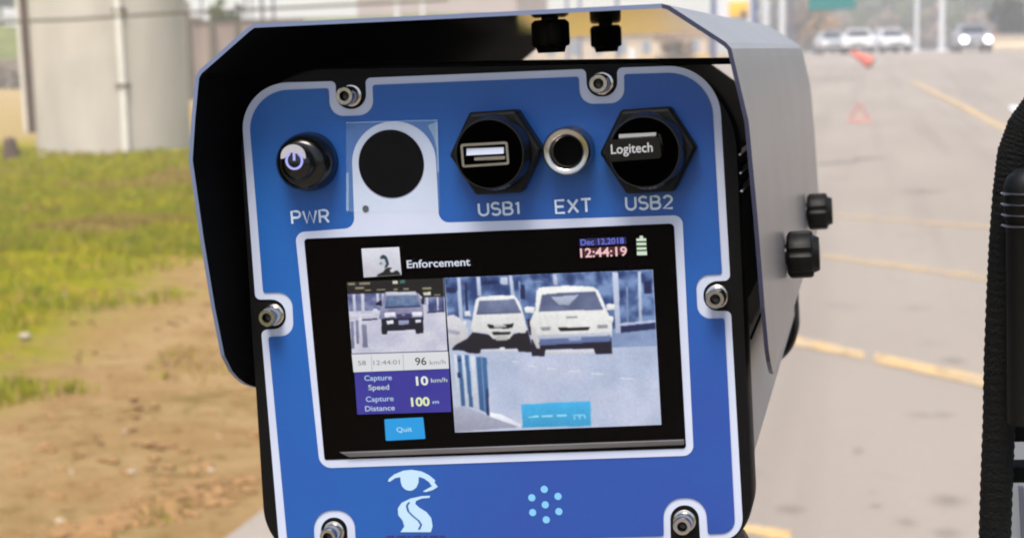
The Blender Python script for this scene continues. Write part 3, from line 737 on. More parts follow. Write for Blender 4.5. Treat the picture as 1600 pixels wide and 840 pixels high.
# knobs: ribbed lobed knobs
def knob(c, ax, r, L, name='knob', parent=dev):
    ax = Vector(ax).normalized(); e = ax.orthogonal().normalized(); g = ax.cross(e); mb = MB(); seg = 48; rs = []
    for d, k in ((0, .80), (.08, .97), (.14, 1), (.72, 1), (.80, .94), (.82, .8), (1, .70)):
        rs.append([c + ax * (L * d) + (e * math.cos(2 * math.pi * a / seg) + g * math.sin(2 * math.pi * a / seg)) * r * k * (1 if (a % 8) not in (0, 1) or k < .9 else .90) for a in range(seg)])
    mb.rings(rs); o = mb.build(name, 'rubber', parent, smooth=35)
    m2 = MB(); m2.lathe(c - ax * .002, [(r * .45, 0), (r * .45, .004)], ax, 20); m2.build('knob_washer', 'steel_dark', o, smooth=40)
    return o
def wallx(z):   # outer x of the right wall at height z (device leans)
    a, b_ = P[19], P[21]; t = (z - a.z) / (b_.z - a.z); return a.x + (b_.x - a.x) * t
for (px, py, Yk) in ((1225, 398, .60), (1258, 331, .785)):
    c = W(px, py, Yk); c.x = wallx(c.z) + .0005; knob(c, (1, 0, .05), .0088, .0118)
for (px, py, Yk) in ((859, 20, .53), (946, 32, .655)):
    c = W(px, py, Yk)
    top = Q[14] + (Q[15] - Q[14]) * ((c.x - Q[14].x) / (Q[15].x - Q[14].x)); c.z = top.z - .0004; knob(c, (.03, 0, -1), .0064, .0108)
# bezel, housings
rim = fillet([(366, 109, 135), (1147, 94, 140), (1181, 868, 95), (415, 880, 90)], 14)
def shrink(poly, k, c=(775, 490)): return [(c[0] + (x - c[0]) * k, c[1] + (y - c[1]) * k) for x, y in poly]
def offY(pts, Y): return [Vector((p.x, Y, p.z)) for p in pts]
rb_ = pw(rim, Y0)
rsm = pw(shrink(rim, .994), Y0)
mb = MB(); mb.rings([offY(rsm, Y0), offY(rb_, Y0 + .0012), offY(rb_, Y0 + .013), offY(rsm, Y0 + .0145)]); mb.build('bezel', 'matt_black', dev, smooth=30)
up = fillet([(372, 118, 120), (975, 108, 40), (1148, 232, 40), (1158, 488, 0), (396, 512, 0)], 10)
mb = MB(); mb.prism(offY(pw(up, Y0), Y0 + .0146), (0, .25, 0)); mb.build('upper_housing', 'matt_black', dev, smooth=30)
lowp = fillet([(397, 513, 0), (1158, 489, 0), (1168, 742, 8), (1120, 862, 30), (450, 872, 30), (410, 760, 8)], 6)
mb = MB(); mb.prism(offY(pw(lowp, Y0), Y0 + .0147), (0, .30, 0)); low = mb.build('lower_housing', 'housing_grey', dev, smooth=30)
# seam on the lower housing side and cooling fins on the upper one
s0 = pw([(1164.5, 545)], Y0)[0]
mb = MB(); mb.box((s0.x, Y0 + .02, s0.z - .0005), (s0.x + .0006, Y0 + .3, s0.z + .0005)); mb.build('seam', 'hole_black', dev)
for (px, py) in ((1153, 242), (1154, 271), (1156, 299)):
    p_ = W(px, py, Y0); mb = MB(); mb.box((p_.x - .002, Y0 + .0015, p_.z - .00025), (p_.x + .0008, Y0 + .058, p_.z + .00025)); mb.build('cooling_fin', 'fin_grey', dev)
# rear flange and crossbar carrying the visor
rim2 = fillet([(366, 130, 135), (900, 122, 60), (1152, 330, 60), (1181, 868, 95), (415, 880, 90)], 14)
rf = pw(shrink(rim2, .985), Y0); rb2 = pw(rim2, Y0)
mb = MB(); mb.rings([offY(rf, .815), offY(rb2, .818), offY(rb2, .838), offY(rf, .84)]); mb.build('rear_flange', 'matt_black', dev, smooth=30)
a, b_ = W(520, 98, .575), W(1172, 90, .575)
mb = MB(); mb.prism([a, b_, W(1172, 100, .575), W(520, 112, .575)], (0, .02, 0)); mb.build('visor_bracket', 'matt_black', dev, bevel=.0005)

# printed face plate
outer = [(374, 131, 130), (524, 127, 8), (526, 171, 23), (573, 170, 23), (571, 122, 8), (915, 108, 8), (918, 152, 22), (965, 150, 23), (964, 106, 9), (1122, 101, 122), (1141, 438, 9), (1098, 440, 23), (1100, 485, 23), (1142, 486, 9),
         (1162, 842, 58), (1094, 843, 4), (1091, 788, 22), (1047, 789, 22), (1048, 848, 5), (544, 862, 5), (542, 807, 21), (501, 808, 21), (502, 866, 5), (438, 870, 62), (408, 515, 9), (448, 513, 23), (445, 467, 23), (399, 468, 9)]
inner = [(386, 143, 119), (513, 138, 4), (515, 182, 33), (584, 180, 33), (582, 133, 4), (904, 120, 4), (906, 163, 34), (976, 161, 34), (975, 116, 4), (1110, 112, 112), (1128, 428, 4), (1087, 430, 33), (1090, 498, 33), (1132, 497, 4),
         (1149, 832, 50), (1106, 834, 4), (1102, 777, 32), (1036, 778, 32), (1037, 837, 4), (556, 851, 4), (553, 796, 32), (489, 797, 32), (491, 856, 4), (450, 858, 50), (419, 526, 4), (459, 524, 33), (456, 456, 33), (411, 457, 4)]
mb = MB(); mb.prism(pw(fillet(outer), Y0 - .0004), (0, .0006, 0)); face = mb.build('border_print', 'panel_white', dev)
mb = MB(); mb.prism(pw(fillet(inner), Y0 - .0008), (0, .0003, 0)); face_b = mb.build('face_plate', 'panel_blue', dev)
surr = [(461, 363, 14), (554, 356, 16), (548, 191, 64), (678, 189, 64), (686, 348, 16), (1066, 336, 14), (1084, 711, 16), (500, 731, 20)]
mb = MB(); mb.prism(pw(fillet(surr), Y0 - .0010), (0, .00015, 0)); mb.build('screen_surround', 'panel_white', dev)
YS = Y0 - .0012
mb = MB(); mb.prism(pw(fillet([(475, 373, 5), (1053, 349, 7), (1072, 700, 5), (507, 718, 4)]), YS), (0, .00012, 0)); scr = mb.build('screen', 'screen_glass', dev)
scr['label'] = 'lit colour screen showing captured cars'
def disc(name, px, py, rpx, Y, th, m, parent, prof=None):
    c = W(px, py, Y); r = rpx * PXM; mb = MB(); mb.lathe(c, [(r, -th), (r, 0)] if prof is None else prof, (0, -1, 0), 48); return mb.build(name, m, parent, smooth=35)
disc('sensor_window', 611, 256, 52, Y0 - .0013, .0002, 'window_glass', dev)
disc('status_light', 571, 326, 5, Y0 - .0013, .0002, 'steel_dark', dev)
# clear film stuck over the window
fm = bpy.data.materials.new('clear_film'); fm.use_nodes = True; fb = fm.node_tree.nodes['Principled BSDF']
fb.inputs['Base Color'].default_value = (.55, .75, .85, 1); fb.inputs['Alpha'].default_value = .10; fb.inputs['Roughness'].default_value = .2
MATS['clear_film'] = fm
hole = [(611 + 54 * math.sin(R(a_)), 256 - 54 * math.cos(R(a_))) for a_ in range(0, 361, 8)][::-1]
mb = MB(); mb.face(pw([(611, 189), (684, 187), (687, 328), (541, 331), (541, 191), (610.5, 189)] + [(610.5, 202)] + hole[1:-1] + [(611.2, 202)], Y0 - .0016)); fo = mb.build('clear_film', 'clear_film', dev)
fm2 = fm.copy(); fm2.node_tree.nodes['Principled BSDF'].inputs['Alpha'].default_value = .26; MATS['film_edge'] = fm2
mb = MB()
for q_ in ([(541, 191), (684, 187), (684, 188.6), (541, 192.6)], [(681, 190), (684, 190), (686, 268), (683, 268)], [(668, 196), (682, 190), (684, 240), (678, 215)], [(541, 270), (545, 270), (545, 329), (541, 329)]):
    mb.face(pw(q_, Y0 - .0018))
mb.build('film_crease', 'film_edge', fo)

# power button
pb_ = W(485, 252, Y0 - .0008)
r = PXM; mb = MB(); mb.lathe(pb_, [(44 * r, 0), (46 * r, .0006), (45 * r, .004), (41 * r, .0085), (33 * r, .0105), (28 * r, .0108)], (0, -1, 0), 56)
pbt = mb.build('power_button', 'gloss_black', dev, smooth=40)
mb = MB(); mb.lathe(pb_, [(25.5 * r, .0105), (25.5 * r, .0125), (22 * r, .0142), (14 * r, .015), (4 * r, .0153)], (0, -1, 0), 48); mb.build('button_cap', 'gloss_black', pbt, smooth=50)
Yp = Y0 - .0162
cpx = W(459.5, 251, Yp)
mat('symbol_lit', (176, 178, 255), .4, emit=EM * .95)
mb = MB(); ss = PXM * .97
def arc(rr, a0, a1, k=24): return [cpx + Vector((math.sin(a0 + (a1 - a0) * i / k) * rr * ss, 0, math.cos(a0 + (a1 - a0) * i / k) * rr * ss)) for i in range(k + 1)]
mb.prism(arc(14.5, R(32), R(328)) + arc(11, R(328), R(32)), (0, .0003, 0)); mb.prism([cpx + Vector((x * ss, 0, z * ss)) for x, z in ((-1.8, 13), (1.8, 13), (1.8, 0), (-1.8, 0))], (0, .0003, 0))
mb.build('power_symbol', 'symbol_lit', pbt)
mat('cap_sheen', (178, 176, 182), .35, .2)  # sky reflection on the domed cap, painted as a grey crescent
mb = MB(); cc = W(458, 245, Y0 - .0155); mb.prism([cc + Vector((math.cos(R(a)) * 20.5 * ss, 0, math.sin(R(a)) * 19 * ss)) for a in range(-10, 191, 8)] + [cc + Vector((x * ss, 0, z * ss)) for x, z in ((-14, -2), (-9, 4), (0, 7), (9, 4), (14, -2))], (0, .0004, 0)); mb.build('painted_glint', 'cap_sheen', pbt)

# screws
for (px, py) in ((549, 149), (941, 130), (429, 491), (1121, 462), (523, 829), (1070, 812)):
    c = W(px, py, Y0 - .0002); rr = 14.8 * PXM
    mb = MB(); mb.lathe(c, [(rr * 1.16, 0), (rr * 1.16, .0009), (rr * 1.0, .0012)], (0, -1, 0), 36)
    sc_o = mb.build('screw', 'steel', dev, smooth=40)
    mb = MB(); seg = 36
    mb.lathe(c, [(rr * .96, .0012), (rr * .96, .0066), (rr * .86, .0074), (rr * .52, .0074), (rr * .46, .0070), (rr * .44, .0045), (.0001, .0040)], (0, -1, 0), 6 * 6, mis=[0, 0, 0, 0, 1, 1, 1]); mb.build('screw_head', ['steel', 'steel_dark'], sc_o, smooth=40)

# usb sockets
def hexcap(px, py, front, name, lbl):
    c = W(px, py, Y0 - .0008); r = PXM; mb = MB()
    hexp = lambda R_, d: [c + Vector((math.cos(R(60 * k + 3)) * R_ * r, -d, math.sin(R(60 * k + 3)) * R_ * r)) for k in range(6)]
    mb.rings([hexp(70, 0), hexp(71, .0065), hexp(67, .0078)]); h = mb.build(name, 'rubber', dev, bevel=.0006)
    mb = MB(); mb.lathe(c, [(57 * r, .0078), (54 * r, .013), (52 * r, .0150), (49 * r, .0150)], (0, -1, 0), 56); mb.build('socket_barrel', 'gloss_black', h, smooth=40)
    mb = MB(); c2 = c + Vector((0, 0, 0)); mb.lathe(c2, [(51 * r, .0151), (50.7 * r, .0153), (49.8 * r, .0153), (49.5 * r, .0151)], (0, -1, 0), 56); mb.build('socket_ring', 'steel_dark', h, smooth=40)
    if lbl: h['label'] = lbl
    return h
YF = Y0 - .0163
h1 = hexcap(782, 236, 0, 'usb_socket', 'open usb socket with a metal port')
def fq(parent, name, m, pts, Y=YF, th=.0004):
    mb = MB(); mb.prism(pw(pts, Y), (0, th, 0)); return mb.build(name, m, parent)
so_ = fillet([(719, 225, 4), (793, 221, 4), (796, 257, 4), (722, 262, 4)], 4); si_ = fillet([(723, 229, 2), (789.5, 225, 2), (792, 253.5, 2), (725.5, 258, 2)], 4)
mb = MB(); A_, B_ = pw(so_, YF - .0006), pw(si_, YF - .0006); n_ = min(len(A_), len(B_))
mb.rings([offY(A_[:n_], YF), A_[:n_], B_[:n_], offY(B_[:n_], YF)], cap0=False, cap1=False)
mb.build('port_shell', 'steel', h1, smooth=40)
fq(h1, 'port_tongue', 'panel_white', [(729, 232), (787, 230), (787, 240), (729, 243)], YF + .0001)
fq(h1, 'port_contacts', 'steel', [(741, 246), (789, 243.5), (789, 249), (741, 251)], YF + .0002)
h2 = hexcap(1017, 233, 0, 'usb_socket', 'usb socket with a small black dongle plugged in')
dg = fq(h2, 'dongle', 'gloss_black', fillet([(950, 219, 3), (1030, 213, 6), (1034, 247, 6), (954, 253, 3)]), YF - .003, .0035)
fq(dg, 'port_edge', 'silver', [(967, 210), (1025, 207), (1025, 212), (967, 216)], YF - .0004)
fq(dg, 'dongle_edge', 'steel_dark', [(1028, 209), (1031, 210), (1035, 226), (1034, 226)], YF - .0033)
# ext socket
c = W(893, 234, Y0 - .0008); r = PXM; mb = MB()
mb.lathe(c, [(36 * r, 0), (36 * r, .0022), (34 * r, .0028), (34 * r, .0068), (35.5 * r, .0072), (35.5 * r, .0086), (33 * r, .0094), (27 * r, .0094), (24.5 * r, .0088), (24 * r, .0080), (22 * r, .0074), (24 * r, .0066), (22 * r, .0058), (24 * r, .0050), (22 * r, .0042), (23 * r, .003)], (0, -1, 0), 56, mis=[0] * 15, cap1=False)
ex = mb.build('ext_socket', ['steel', 'steel_dark'], dev, smooth=50)
mb = MB(); mb.lathe(c, [(24.5 * r, .0021), (24.5 * r, .0024)], (0, -1, 0), 40); mb.build('socket_core', 'hole_black', ex)

# lettering
def glyph(s, bold=0.0):
    cu = bpy.data.curves.new('t', 'FONT'); cu.body = s; cu.size = 1; cu.offset = bold; cu.resolution_u = 4
    o = bpy.data.objects.new('t', cu); COL.objects.link(o); dg_ = bpy.context.evaluated_depsgraph_get(); dg_.update()
    me = bpy.data.meshes.new_from_object(o.evaluated_get(dg_)); bpy.data.objects.remove(o); bpy.data.curves.remove(cu); return me
_h = glyph('H'); CAPH = max(v.co.y for v in _h.vertices)
def text(s, a, b, cap, Y, m, parent, name='lettering', bold=0.0):
    me = glyph(s, bold); xs_ = [v.co.x for v in me.vertices]; x0, x1 = min(xs_), max(xs_)
    A, B = W(*a, Y), W(*b, Y); U = (B - A); L_ = U.length; U /= L_; V = Vector((-U.z, 0, U.x)); sx = L_ / (x1 - x0); sy = cap * PXM / CAPH
    o0 = parent_loc(parent)
    for v in me.vertices: v.co = A + U * ((v.co.x - x0) * sx) + V * (v.co.y * sy) - o0
    me.name = name; me.materials.clear(); me.materials.append(m if not isinstance(m, str) else MATS[m])
    for p_ in me.polygons: p_.material_index = 0
    o = bpy.data.objects.new(name, me); COL.objects.link(o); o.parent = parent; return o
YT = Y0 - .00095
def arcs(cx_, cy_, rx, ry, a0, a1, k=10): return [(cx_ + rx * math.cos(R(a0 + (a1 - a0) * i / k)), cy_ + ry * math.sin(R(a0 + (a1 - a0) * i / k))) for i in range(k + 1)]
STROKE = {
 'P': (.62, [[(0, 0), (0, 1), (.36, 1)] + arcs(.36, .74, .26, .26, 90, -90) + [(0, .48)]]),
 'R': (.66, [[(0, 0), (0, 1), (.36, 1)] + arcs(.36, .74, .26, .26, 90, -90) + [(0, .48)], [(.34, .48), (.64, 0)]]),
 'W': (.98, [[(0, 1), (.24, 0), (.49, .95), (.74, 0), (.98, 1)]]),
 'U': (.66, [[(0, 1), (0, .33)] + arcs(.33, .33, .33, .33, 180, 360) + [(.66, 1)]]),
 'S': (.62, [arcs(.31, .75, .28, .25, 30, 180, 8) + arcs(.31, .75, .28, .25, 180, 262, 4) + arcs(.31, .26, .30, .26, 85, -90, 8) + arcs(.31, .26, .30, .26, -90, -155, 4)]),
 'B': (.64, [[(0, 0), (0, 1), (.34, 1)] + arcs(.34, .76, .24, .24, 90, -90) + [(0, .52)], [(.34, .52)] + arcs(.36, .26, .27, .26, 90, -90) + [(0, 0)]]),
 '1': (.2, [[(0, .82), (.17, 1), (.17, 0)]]),
 '2': (.62, [arcs(.3, .72, .28, .28, 165, -30, 10) + [(.0, 0), (.62, 0)]]),
 'E': (.6, [[(.6, 1), (0, 1), (0, 0), (.6, 0)], [(0, .5), (.54, .5)]]),
 'X': (.66, [[(0, 1), (.66, 0)], [(.66, 1), (0, 0)]]),
 'T': (.66, [[(0, 1), (.66, 1)], [(.33, 1), (.33, 0)]])}
def strokes(s_, a, b, cap, Y, m, parent, wpx=3.6):
    A, B = W(*a, Y), W(*b, Y); U = (B - A); L_ = U.length; U /= L_; V = Vector((-U.z, 0, U.x)); hgt = cap * PXM
    gap = .24; tot = sum(STROKE[c_][0] for c_ in s_) + gap * (len(s_) - 1); kx = L_ / tot; x = 0; mb = MB(); rad = wpx * PXM / 2
    for c_ in s_:
        w_, sts = STROKE[c_]
        for st_ in sts: mb.tube([A + U * ((x + q[0]) * kx) + V * (q[1] * hgt) for q in st_], rad, 10)
        x += w_ + gap
    for v in mb.v: v.y = Y + (v.y - Y) * .22
    return mb.build('lettering', m, parent, smooth=60)
strokes('PWR', (457, 349.5), (514, 347), 19, YT, 'print_white', dev)
strokes('USB1', (749, 336.5), (811, 334), 18, YT, 'print_white', dev)
strokes('EXT', (869, 333), (924, 330.5), 19, YT, 'print_white', dev)
strokes('USB2', (979, 327.5), (1051, 325), 18.5, YT, 'print_white', dev)
mat('grey_print', (170, 172, 176), .5)
text('Logitech', (955, 240.5), (1020, 237), 13, YF - .0032, 'grey_print', dg, 'lettering', .012)
# emblem: eye over a winding road
def E5(x, y): return (400 + x / 4.444, 700 + y / 4.444)
eye = [(915, 228), (925, 208), (960, 180), (1020, 155), (1080, 148), (1150, 160), (1200, 185), (1245, 222), (1238, 236), (1262, 266), (1230, 287), (1180, 302), (1158, 298), (1180, 285), (1222, 262), (1200, 232), (1165, 207), (1130, 197), (1128, 240), (1112, 272), (1090, 289), (1065, 293), (1038, 286), (1016, 265), (1005, 235), (1002, 198), (965, 206), (930, 230)]
rdp = [(1210, 328), (1150, 331), (1070, 348), (1010, 378), (985, 415), (988, 462), (1018, 500), (1030, 540), (1003, 580), (1213, 580), (1226, 540), (1216, 482), (1182, 440), (1132, 410), (1105, 385), (1112, 363), (1150, 347), (1204, 342)]
em = [E5(*p_) for p_ in eye]; mb = MB(); mb.prism(pw(em, YT), (0, .0001, 0)); mb.prism(pw([E5(*p_) for p_ in rdp], YT), (0, .0001, 0))
em_o = mb.build('emblem', 'logo_white', dev)
cv = [(1062, 372), (1046, 398), (1056, 436), (1090, 470), (1128, 500), (1146, 528), (1130, 562)]; mb = MB()
for i in range(len(cv) - 1):
    (x0, y0_), (x1, y1_) = cv[i], cv[i + 1]; mb.face(pw([E5(x0 - 6, y0_), E5(x0 + 8, y0_), E5(x1 + 8, y1_), E5(x1 - 6, y1_)], YT - .0001))
mb.build('emblem_line', 'panel_blue', em_o)
for k, (a, b2) in enumerate([(905, 960), (975, 1040), (1050, 1075), (1085, 1150), (1160, 1190), (1205, 1265), (1275, 1312)]):
    pass
mb = MB()
for (a, b2) in [(905, 960), (975, 1040), (1050, 1075), (1085, 1150), (1160, 1190), (1205, 1265), (1275, 1312)]:
    mb.face(pw([E5(a, 606), E5(b2, 603), E5(b2, 650), E5(a, 652)], YT))
mb.build('caption', 'print_navy', dev)
for (x, y) in ((268, 243), (194, 293), (350, 285), (274, 335), (199, 381), (355, 375), (280, 424)):
    disc('speaker_hole', 780 + x / 3.81, 700 + y / 3.81, 5.6, YT, .0001, 'print_cyan', dev)

# ------------- what the screen shows
def LY(k): return YS - .00006 - .00005 * k
import numpy as np
em_m = bpy.data.materials.new('screen_image'); em_m.use_nodes = True; en = em_m.node_tree; eb = en.nodes['Principled BSDF']
eb.inputs['Base Color'].default_value = (.01, .01, .01, 1); eb.inputs['Roughness'].default_value = .4; eb.inputs['Specular IOR Level'].default_value = .2; eb.inputs['Emission Strength'].default_value = EM
ea = en.nodes.new('ShaderNodeAttribute'); ea.attribute_name = 'image'; en.links.new(ea.outputs['Color'], eb.inputs['Emission Color'])
def nfield(h, w, k, rs):
    g_ = rs.rand(max(2, int(h / k)) + 2, max(2, int(w / k)) + 2); yy = np.linspace(0, g_.shape[0] - 1.001, h); xx = np.linspace(0, g_.shape[1] - 1.001, w)
    y0, x0 = yy.astype(int), xx.astype(int); fy = (yy - y0)[:, None]; fx = (xx - x0)[None, :]; fy = fy * fy * (3 - 2 * fy); fx = fx * fx * (3 - 2 * fx)
    return (g_[y0][:, x0] * (1 - fy) + g_[y0 + 1][:, x0] * fy) * (1 - fx) + (g_[y0][:, x0 + 1] * (1 - fy) + g_[y0 + 1][:, x0 + 1] * fy) * fx
def fbm(h, w, k, rs): return sum(nfield(h, w, k / 2 ** o, rs) * .5 ** o for o in range(3)) / 1.75
def pic(name, X0, Y0_, s, parent, layers, res=None, blur=1.0, grain=.05):
    if res is None:
        mats, idx, mb = [], {}, MB()
        for k, (col, polys) in enumerate(layers):
            key = str(col)
            if key not in idx: idx[key] = len(mats); mats.append(sc(*col) if isinstance(col[0], tuple) else sc(col))
            for poly in polys: mb.face(pw([(X0 + x / s, Y0_ + y / s) for x, y in poly], LY(k)), idx[key])
        return mb.build(name, mats, parent)
    rs = np.random.RandomState(5); q = np.array(layers[0][1][0], float); w_, h_ = res
    u = np.linspace(0, 1, w_)[None, :, None]; v = np.linspace(0, 1, h_)[:, None, None]
    P_ = (q[0] * (1 - u) + q[1] * u) * (1 - v) + (q[3] * (1 - u) + q[2] * u) * v
    img = np.zeros((h_, w_, 3)); X_, Y_ = P_[..., 0], P_[..., 1]
    for col, polys in layers:
        for poly in polys:
            ins = np.zeros((h_, w_), bool); n_ = len(poly)
            for i in range(n_):
                (xa, ya), (xb, yb) = poly[i], poly[(i + 1) % n_]
                if ya == yb: continue
                c_ = ((ya > Y_) != (yb > Y_)) & (X_ < (xb - xa) * (Y_ - ya) / (yb - ya) + xa); ins ^= c_
            if poly is layers[0][1][0]: ins[:] = True
            if isinstance(col[0], tuple): t = np.clip((fbm(h_, w_, max(3, 1400 / col[2]), rs) - .3) / .4, 0, 1)[..., None]; cc_ = np.array(col[0]) * (1 - t) + np.array(col[1]) * t
            else:
                ys_ = [p[1] for p in poly]; tt = np.clip((Y_ - min(ys_)) / (max(ys_) - min(ys_) + 1e-6), 0, 1)[..., None]
                cc_ = np.array(col, float) * (1.03 - .13 * tt) * (1 + .05 * (fbm(h_, w_, 5, rs)[..., None] - .5))
            img = np.where(ins[..., None], cc_, img)
    img = np.clip(img * (1 + grain * (rs.rand(h_, w_, 1) - .5) * 2 + .06 * (fbm(h_, w_, 30, rs)[..., None] - .5)), 0, 255)
    img = np.clip((img - 128) * 1.16 + 122, 0, 255)
    r_ = int(3 * blur) + 1; kk = np.exp(-.5 * (np.arange(-r_, r_ + 1) / blur) ** 2); kk /= kk.sum()
    pad = np.pad(img, ((r_, r_), (0, 0), (0, 0)), 'edge'); img = sum(kk[i] * pad[i:i + h_] for i in range(2 * r_ + 1))
    pad = np.pad(img, ((0, 0), (r_, r_), (0, 0)), 'edge'); img = sum(kk[i] * pad[:, i:i + w_] for i in range(2 * r_ + 1))
    c = img / 255; c = np.where(c <= .04045, c / 12.92, ((c + .055) / 1.055) ** 2.4)
    A, B, C_, D_ = [np.array(W(X0 + x / s, Y0_ + y / s, LY(1))) for x, y in q]
    V3 = ((A * (1 - u) + B * u) * (1 - v) + (D_ * (1 - u) + C_ * u) * v).reshape(-1, 3) - np.array(parent_loc(parent))
    ii = (np.arange(h_ - 1)[:, None] * w_ + np.arange(w_ - 1)[None, :]).ravel()
    me = bpy.data.meshes.new(name); me.from_pydata(V3.tolist(), [], np.stack([ii, ii + 1, ii + w_ + 1, ii + w_], 1).tolist())
    at_ = me.color_attributes.new('image', 'FLOAT_COLOR', 'POINT'); at_.data.foreach_set('color', np.concatenate([c.reshape(-1, 3), np.ones((h_ * w_, 1))], 1).astype(np.float32).ravel())
    me.materials.append(em_m); o = bpy.data.objects.new(name, me); COL.objects.link(o); o.parent = parent; return o
BX = lambda a, b, c, d: [(a, b), (c, b), (c, d), (a, d)]
def post_(x0, x1, t, b, sk=10): return [(x0, t), (x1, t), (x1 + sk, b), (x0 + sk, b)]
pic('live_picture', 690, 420, 3.23, scr, [
    (((172, 182, 204), (186, 192, 212), 25), [[(13, 45), (1066, 3), (1109, 785), (68, 824)]]),
    (((52, 72, 118), (126, 148, 188), 75), [[(13, 45), (1066, 3), (1079, 268), (870, 300), (420, 300), (30, 235)]]),
    (((120, 138, 172), (140, 156, 188), 60), [[(860, 300), (1079, 280), (1086, 385), (860, 395)]]),
    ((42, 50, 92), [[(895, 290), (1078, 268), (1080, 300), (900, 320)], [(118, 70), (130, 70), (140, 240), (128, 240)], [(400, 80), (425, 78), (430, 150), (408, 150)], [(1020, 60), (1060, 58), (1062, 120), (1025, 125)], [(20, 90), (70, 95), (72, 120), (22, 118)], [(210, 60), (290, 58), (285, 75), (212, 76)]]),
    ((190, 198, 218), [post_(78, 98, 44, 262, 14), post_(180, 200, 40, 135, 6), post_(345, 364, 34, 135, 12), post_(570, 588, 26, 80, 4), post_(866, 894, 16, 320, 16), post_(992, 1008, 12, 262, 6), [(302, 40), (342, 39), (342, 78), (302, 78)], [(895, 272), (1077, 256), (1078, 266), (896, 286)]]),
    ((140, 156, 190), [post_(935, 943, 90, 268, 4), post_(395, 403, 60, 200, 6), post_(410, 500, 60, 66, 40)]),
    ((205, 203, 208), [[(26, 235), (60, 228), (92, 245), (135, 300), (135, 345), (100, 385), (38, 385)]]),
    ((168, 168, 184), [[(30, 300), (95, 312), (90, 330), (32, 320)]]),
    ((32, 24, 44), [[(48, 405), (75, 378), (130, 350), (160, 316), (250, 330), (350, 332), (442, 306), (470, 415), (398, 415), (388, 396), (204, 402), (196, 424), (138, 420), (110, 408)]]),
    ((224, 224, 224), [[(175, 155), (190, 140), (280, 131), (375, 132), (400, 165), (422, 228), (440, 300), (430, 322), (375, 318), (350, 350), (265, 352), (235, 320), (165, 318), (150, 300), (165, 215)]]),
    (((92, 100, 130), (126, 134, 164), 30), [[(194, 160), (375, 150), (408, 218), (180, 226)]]), ((98, 104, 132), [[(180, 220), (408, 212), (409, 220), (180, 228)]]),
    ((24, 20, 30), [[(235, 276), (262, 280), (340, 277), (370, 272), (364, 292), (345, 296), (255, 298), (243, 294)], [(260, 316), (356, 314), (350, 328), (268, 330)]]),
    ((190, 190, 186), [[(266, 280), (335, 278), (332, 292), (270, 294)], [(270, 331), (345, 329), (338, 358), (280, 360)]]),
    ((220, 220, 226), [[(118, 212), (146, 208), (152, 236), (120, 238)], BX(300, 392, 325, 412), BX(112, 262, 126, 282)]),
    ((36, 28, 52), [[(462, 345), (500, 350), (860, 344), (866, 425), (784, 426), (774, 398), (532, 402), (526, 437), (462, 435)], [(440, 250), (468, 252), (478, 330), (450, 330)]]),
    ((230, 230, 228), [[(486, 110), (500, 92), (640, 82), (770, 88), (795, 105), (822, 160), (840, 208), (866, 262), (866, 330), (852, 350), (500, 366), (468, 305), (452, 262), (480, 205)]]),
    ((205, 203, 204), [[(452, 262), (480, 300), (500, 366), (505, 400), (488, 400), (462, 345)]]),
    (((96, 104, 134), (132, 140, 168), 30), [[(514, 128), (640, 116), (782, 112), (820, 200), (498, 212)]]), ((104, 110, 140), [[(498, 206), (820, 194), (821, 202), (498, 214)]]), ((176, 182, 202), [[(560, 140), (700, 128), (650, 180), (600, 178)]]),
    ((104, 120, 162), [[(500, 352), (856, 330), (860, 362), (505, 384)]]), ((190, 194, 208), [[(488, 330), (862, 314), (860, 332), (498, 352)]]),
    ((26, 22, 32), [[(594, 294), (755, 290), (746, 306), (608, 310)]]), ((150, 152, 158), [[(634, 239), (695, 236), (694, 243), (640, 247)], [(505, 290), (560, 288), (555, 306), (515, 308)], [(790, 280), (845, 276), (842, 296), (795, 298)]]), ((160, 168, 196), [[(645, 336), (714, 333), (710, 358), (652, 360)]]),
    ((228, 228, 228), [[(424, 192), (440, 186), (478, 190), (474, 220), (428, 218)], [(835, 178), (850, 172), (878, 176), (876, 204), (838, 206)], BX(848, 236, 872, 268)]),
    ((206, 208, 216), [[(532, 406), (774, 400), (780, 420), (528, 430)], [(200, 404), (386, 400), (390, 412), (200, 416)]]),
    ((212, 214, 224), [[(360, 460), (398, 463), (400, 471), (362, 468)], [(445, 482), (488, 487), (490, 494), (447, 490)], [(540, 497), (592, 500), (595, 507), (542, 504)], [(650, 510), (706, 512), (710, 519), (652, 517)], [(760, 521), (820, 524), (824, 532), (762, 529)], [(905, 545), (976, 549), (980, 556), (907, 552)]]),
    ((72, 108, 152), [post_(80, 100, 434, 690, 22), post_(118, 138, 432, 695, 24), [(178, 442), (202, 440), (222, 720), (196, 708)], [(206, 440), (232, 446), (246, 738), (226, 722)]]),
    ((200, 206, 218), [post_(62, 76, 430, 690, 20), post_(104, 116, 432, 690, 22), post_(146, 170, 434, 705, 20)]),
    ((42, 60, 104), [post_(80, 98, 520, 545, 2), post_(82, 98, 450, 465, 2), [(228, 600), (240, 600), (246, 738), (232, 735)]]),
    ((164, 166, 184), [[(62, 696), (120, 692), (245, 742), (400, 796), (68, 822)]]),
    ((226, 228, 238), [[(246, 720), (310, 733), (412, 786), (404, 798), (300, 760), (246, 742)]]),
    ((74, 170, 216), [[(410, 680), (757, 665), (762, 790), (415, 800)]]),
    ((170, 220, 240), [[(445, 742), (498, 738), (499, 747), (446, 750)], [(512, 738), (570, 735), (571, 745), (513, 747)], [(588, 735), (640, 732), (641, 742), (589, 744)], [(672, 734), (730, 731), (731, 737), (673, 740)], [(674, 742), (680, 742), (681, 760), (675, 760)], [(700, 740), (706, 740), (707, 758), (701, 758)], [(726, 738), (732, 738), (733, 757), (727, 757)]]),
], (360, 262), 1.0, .07)
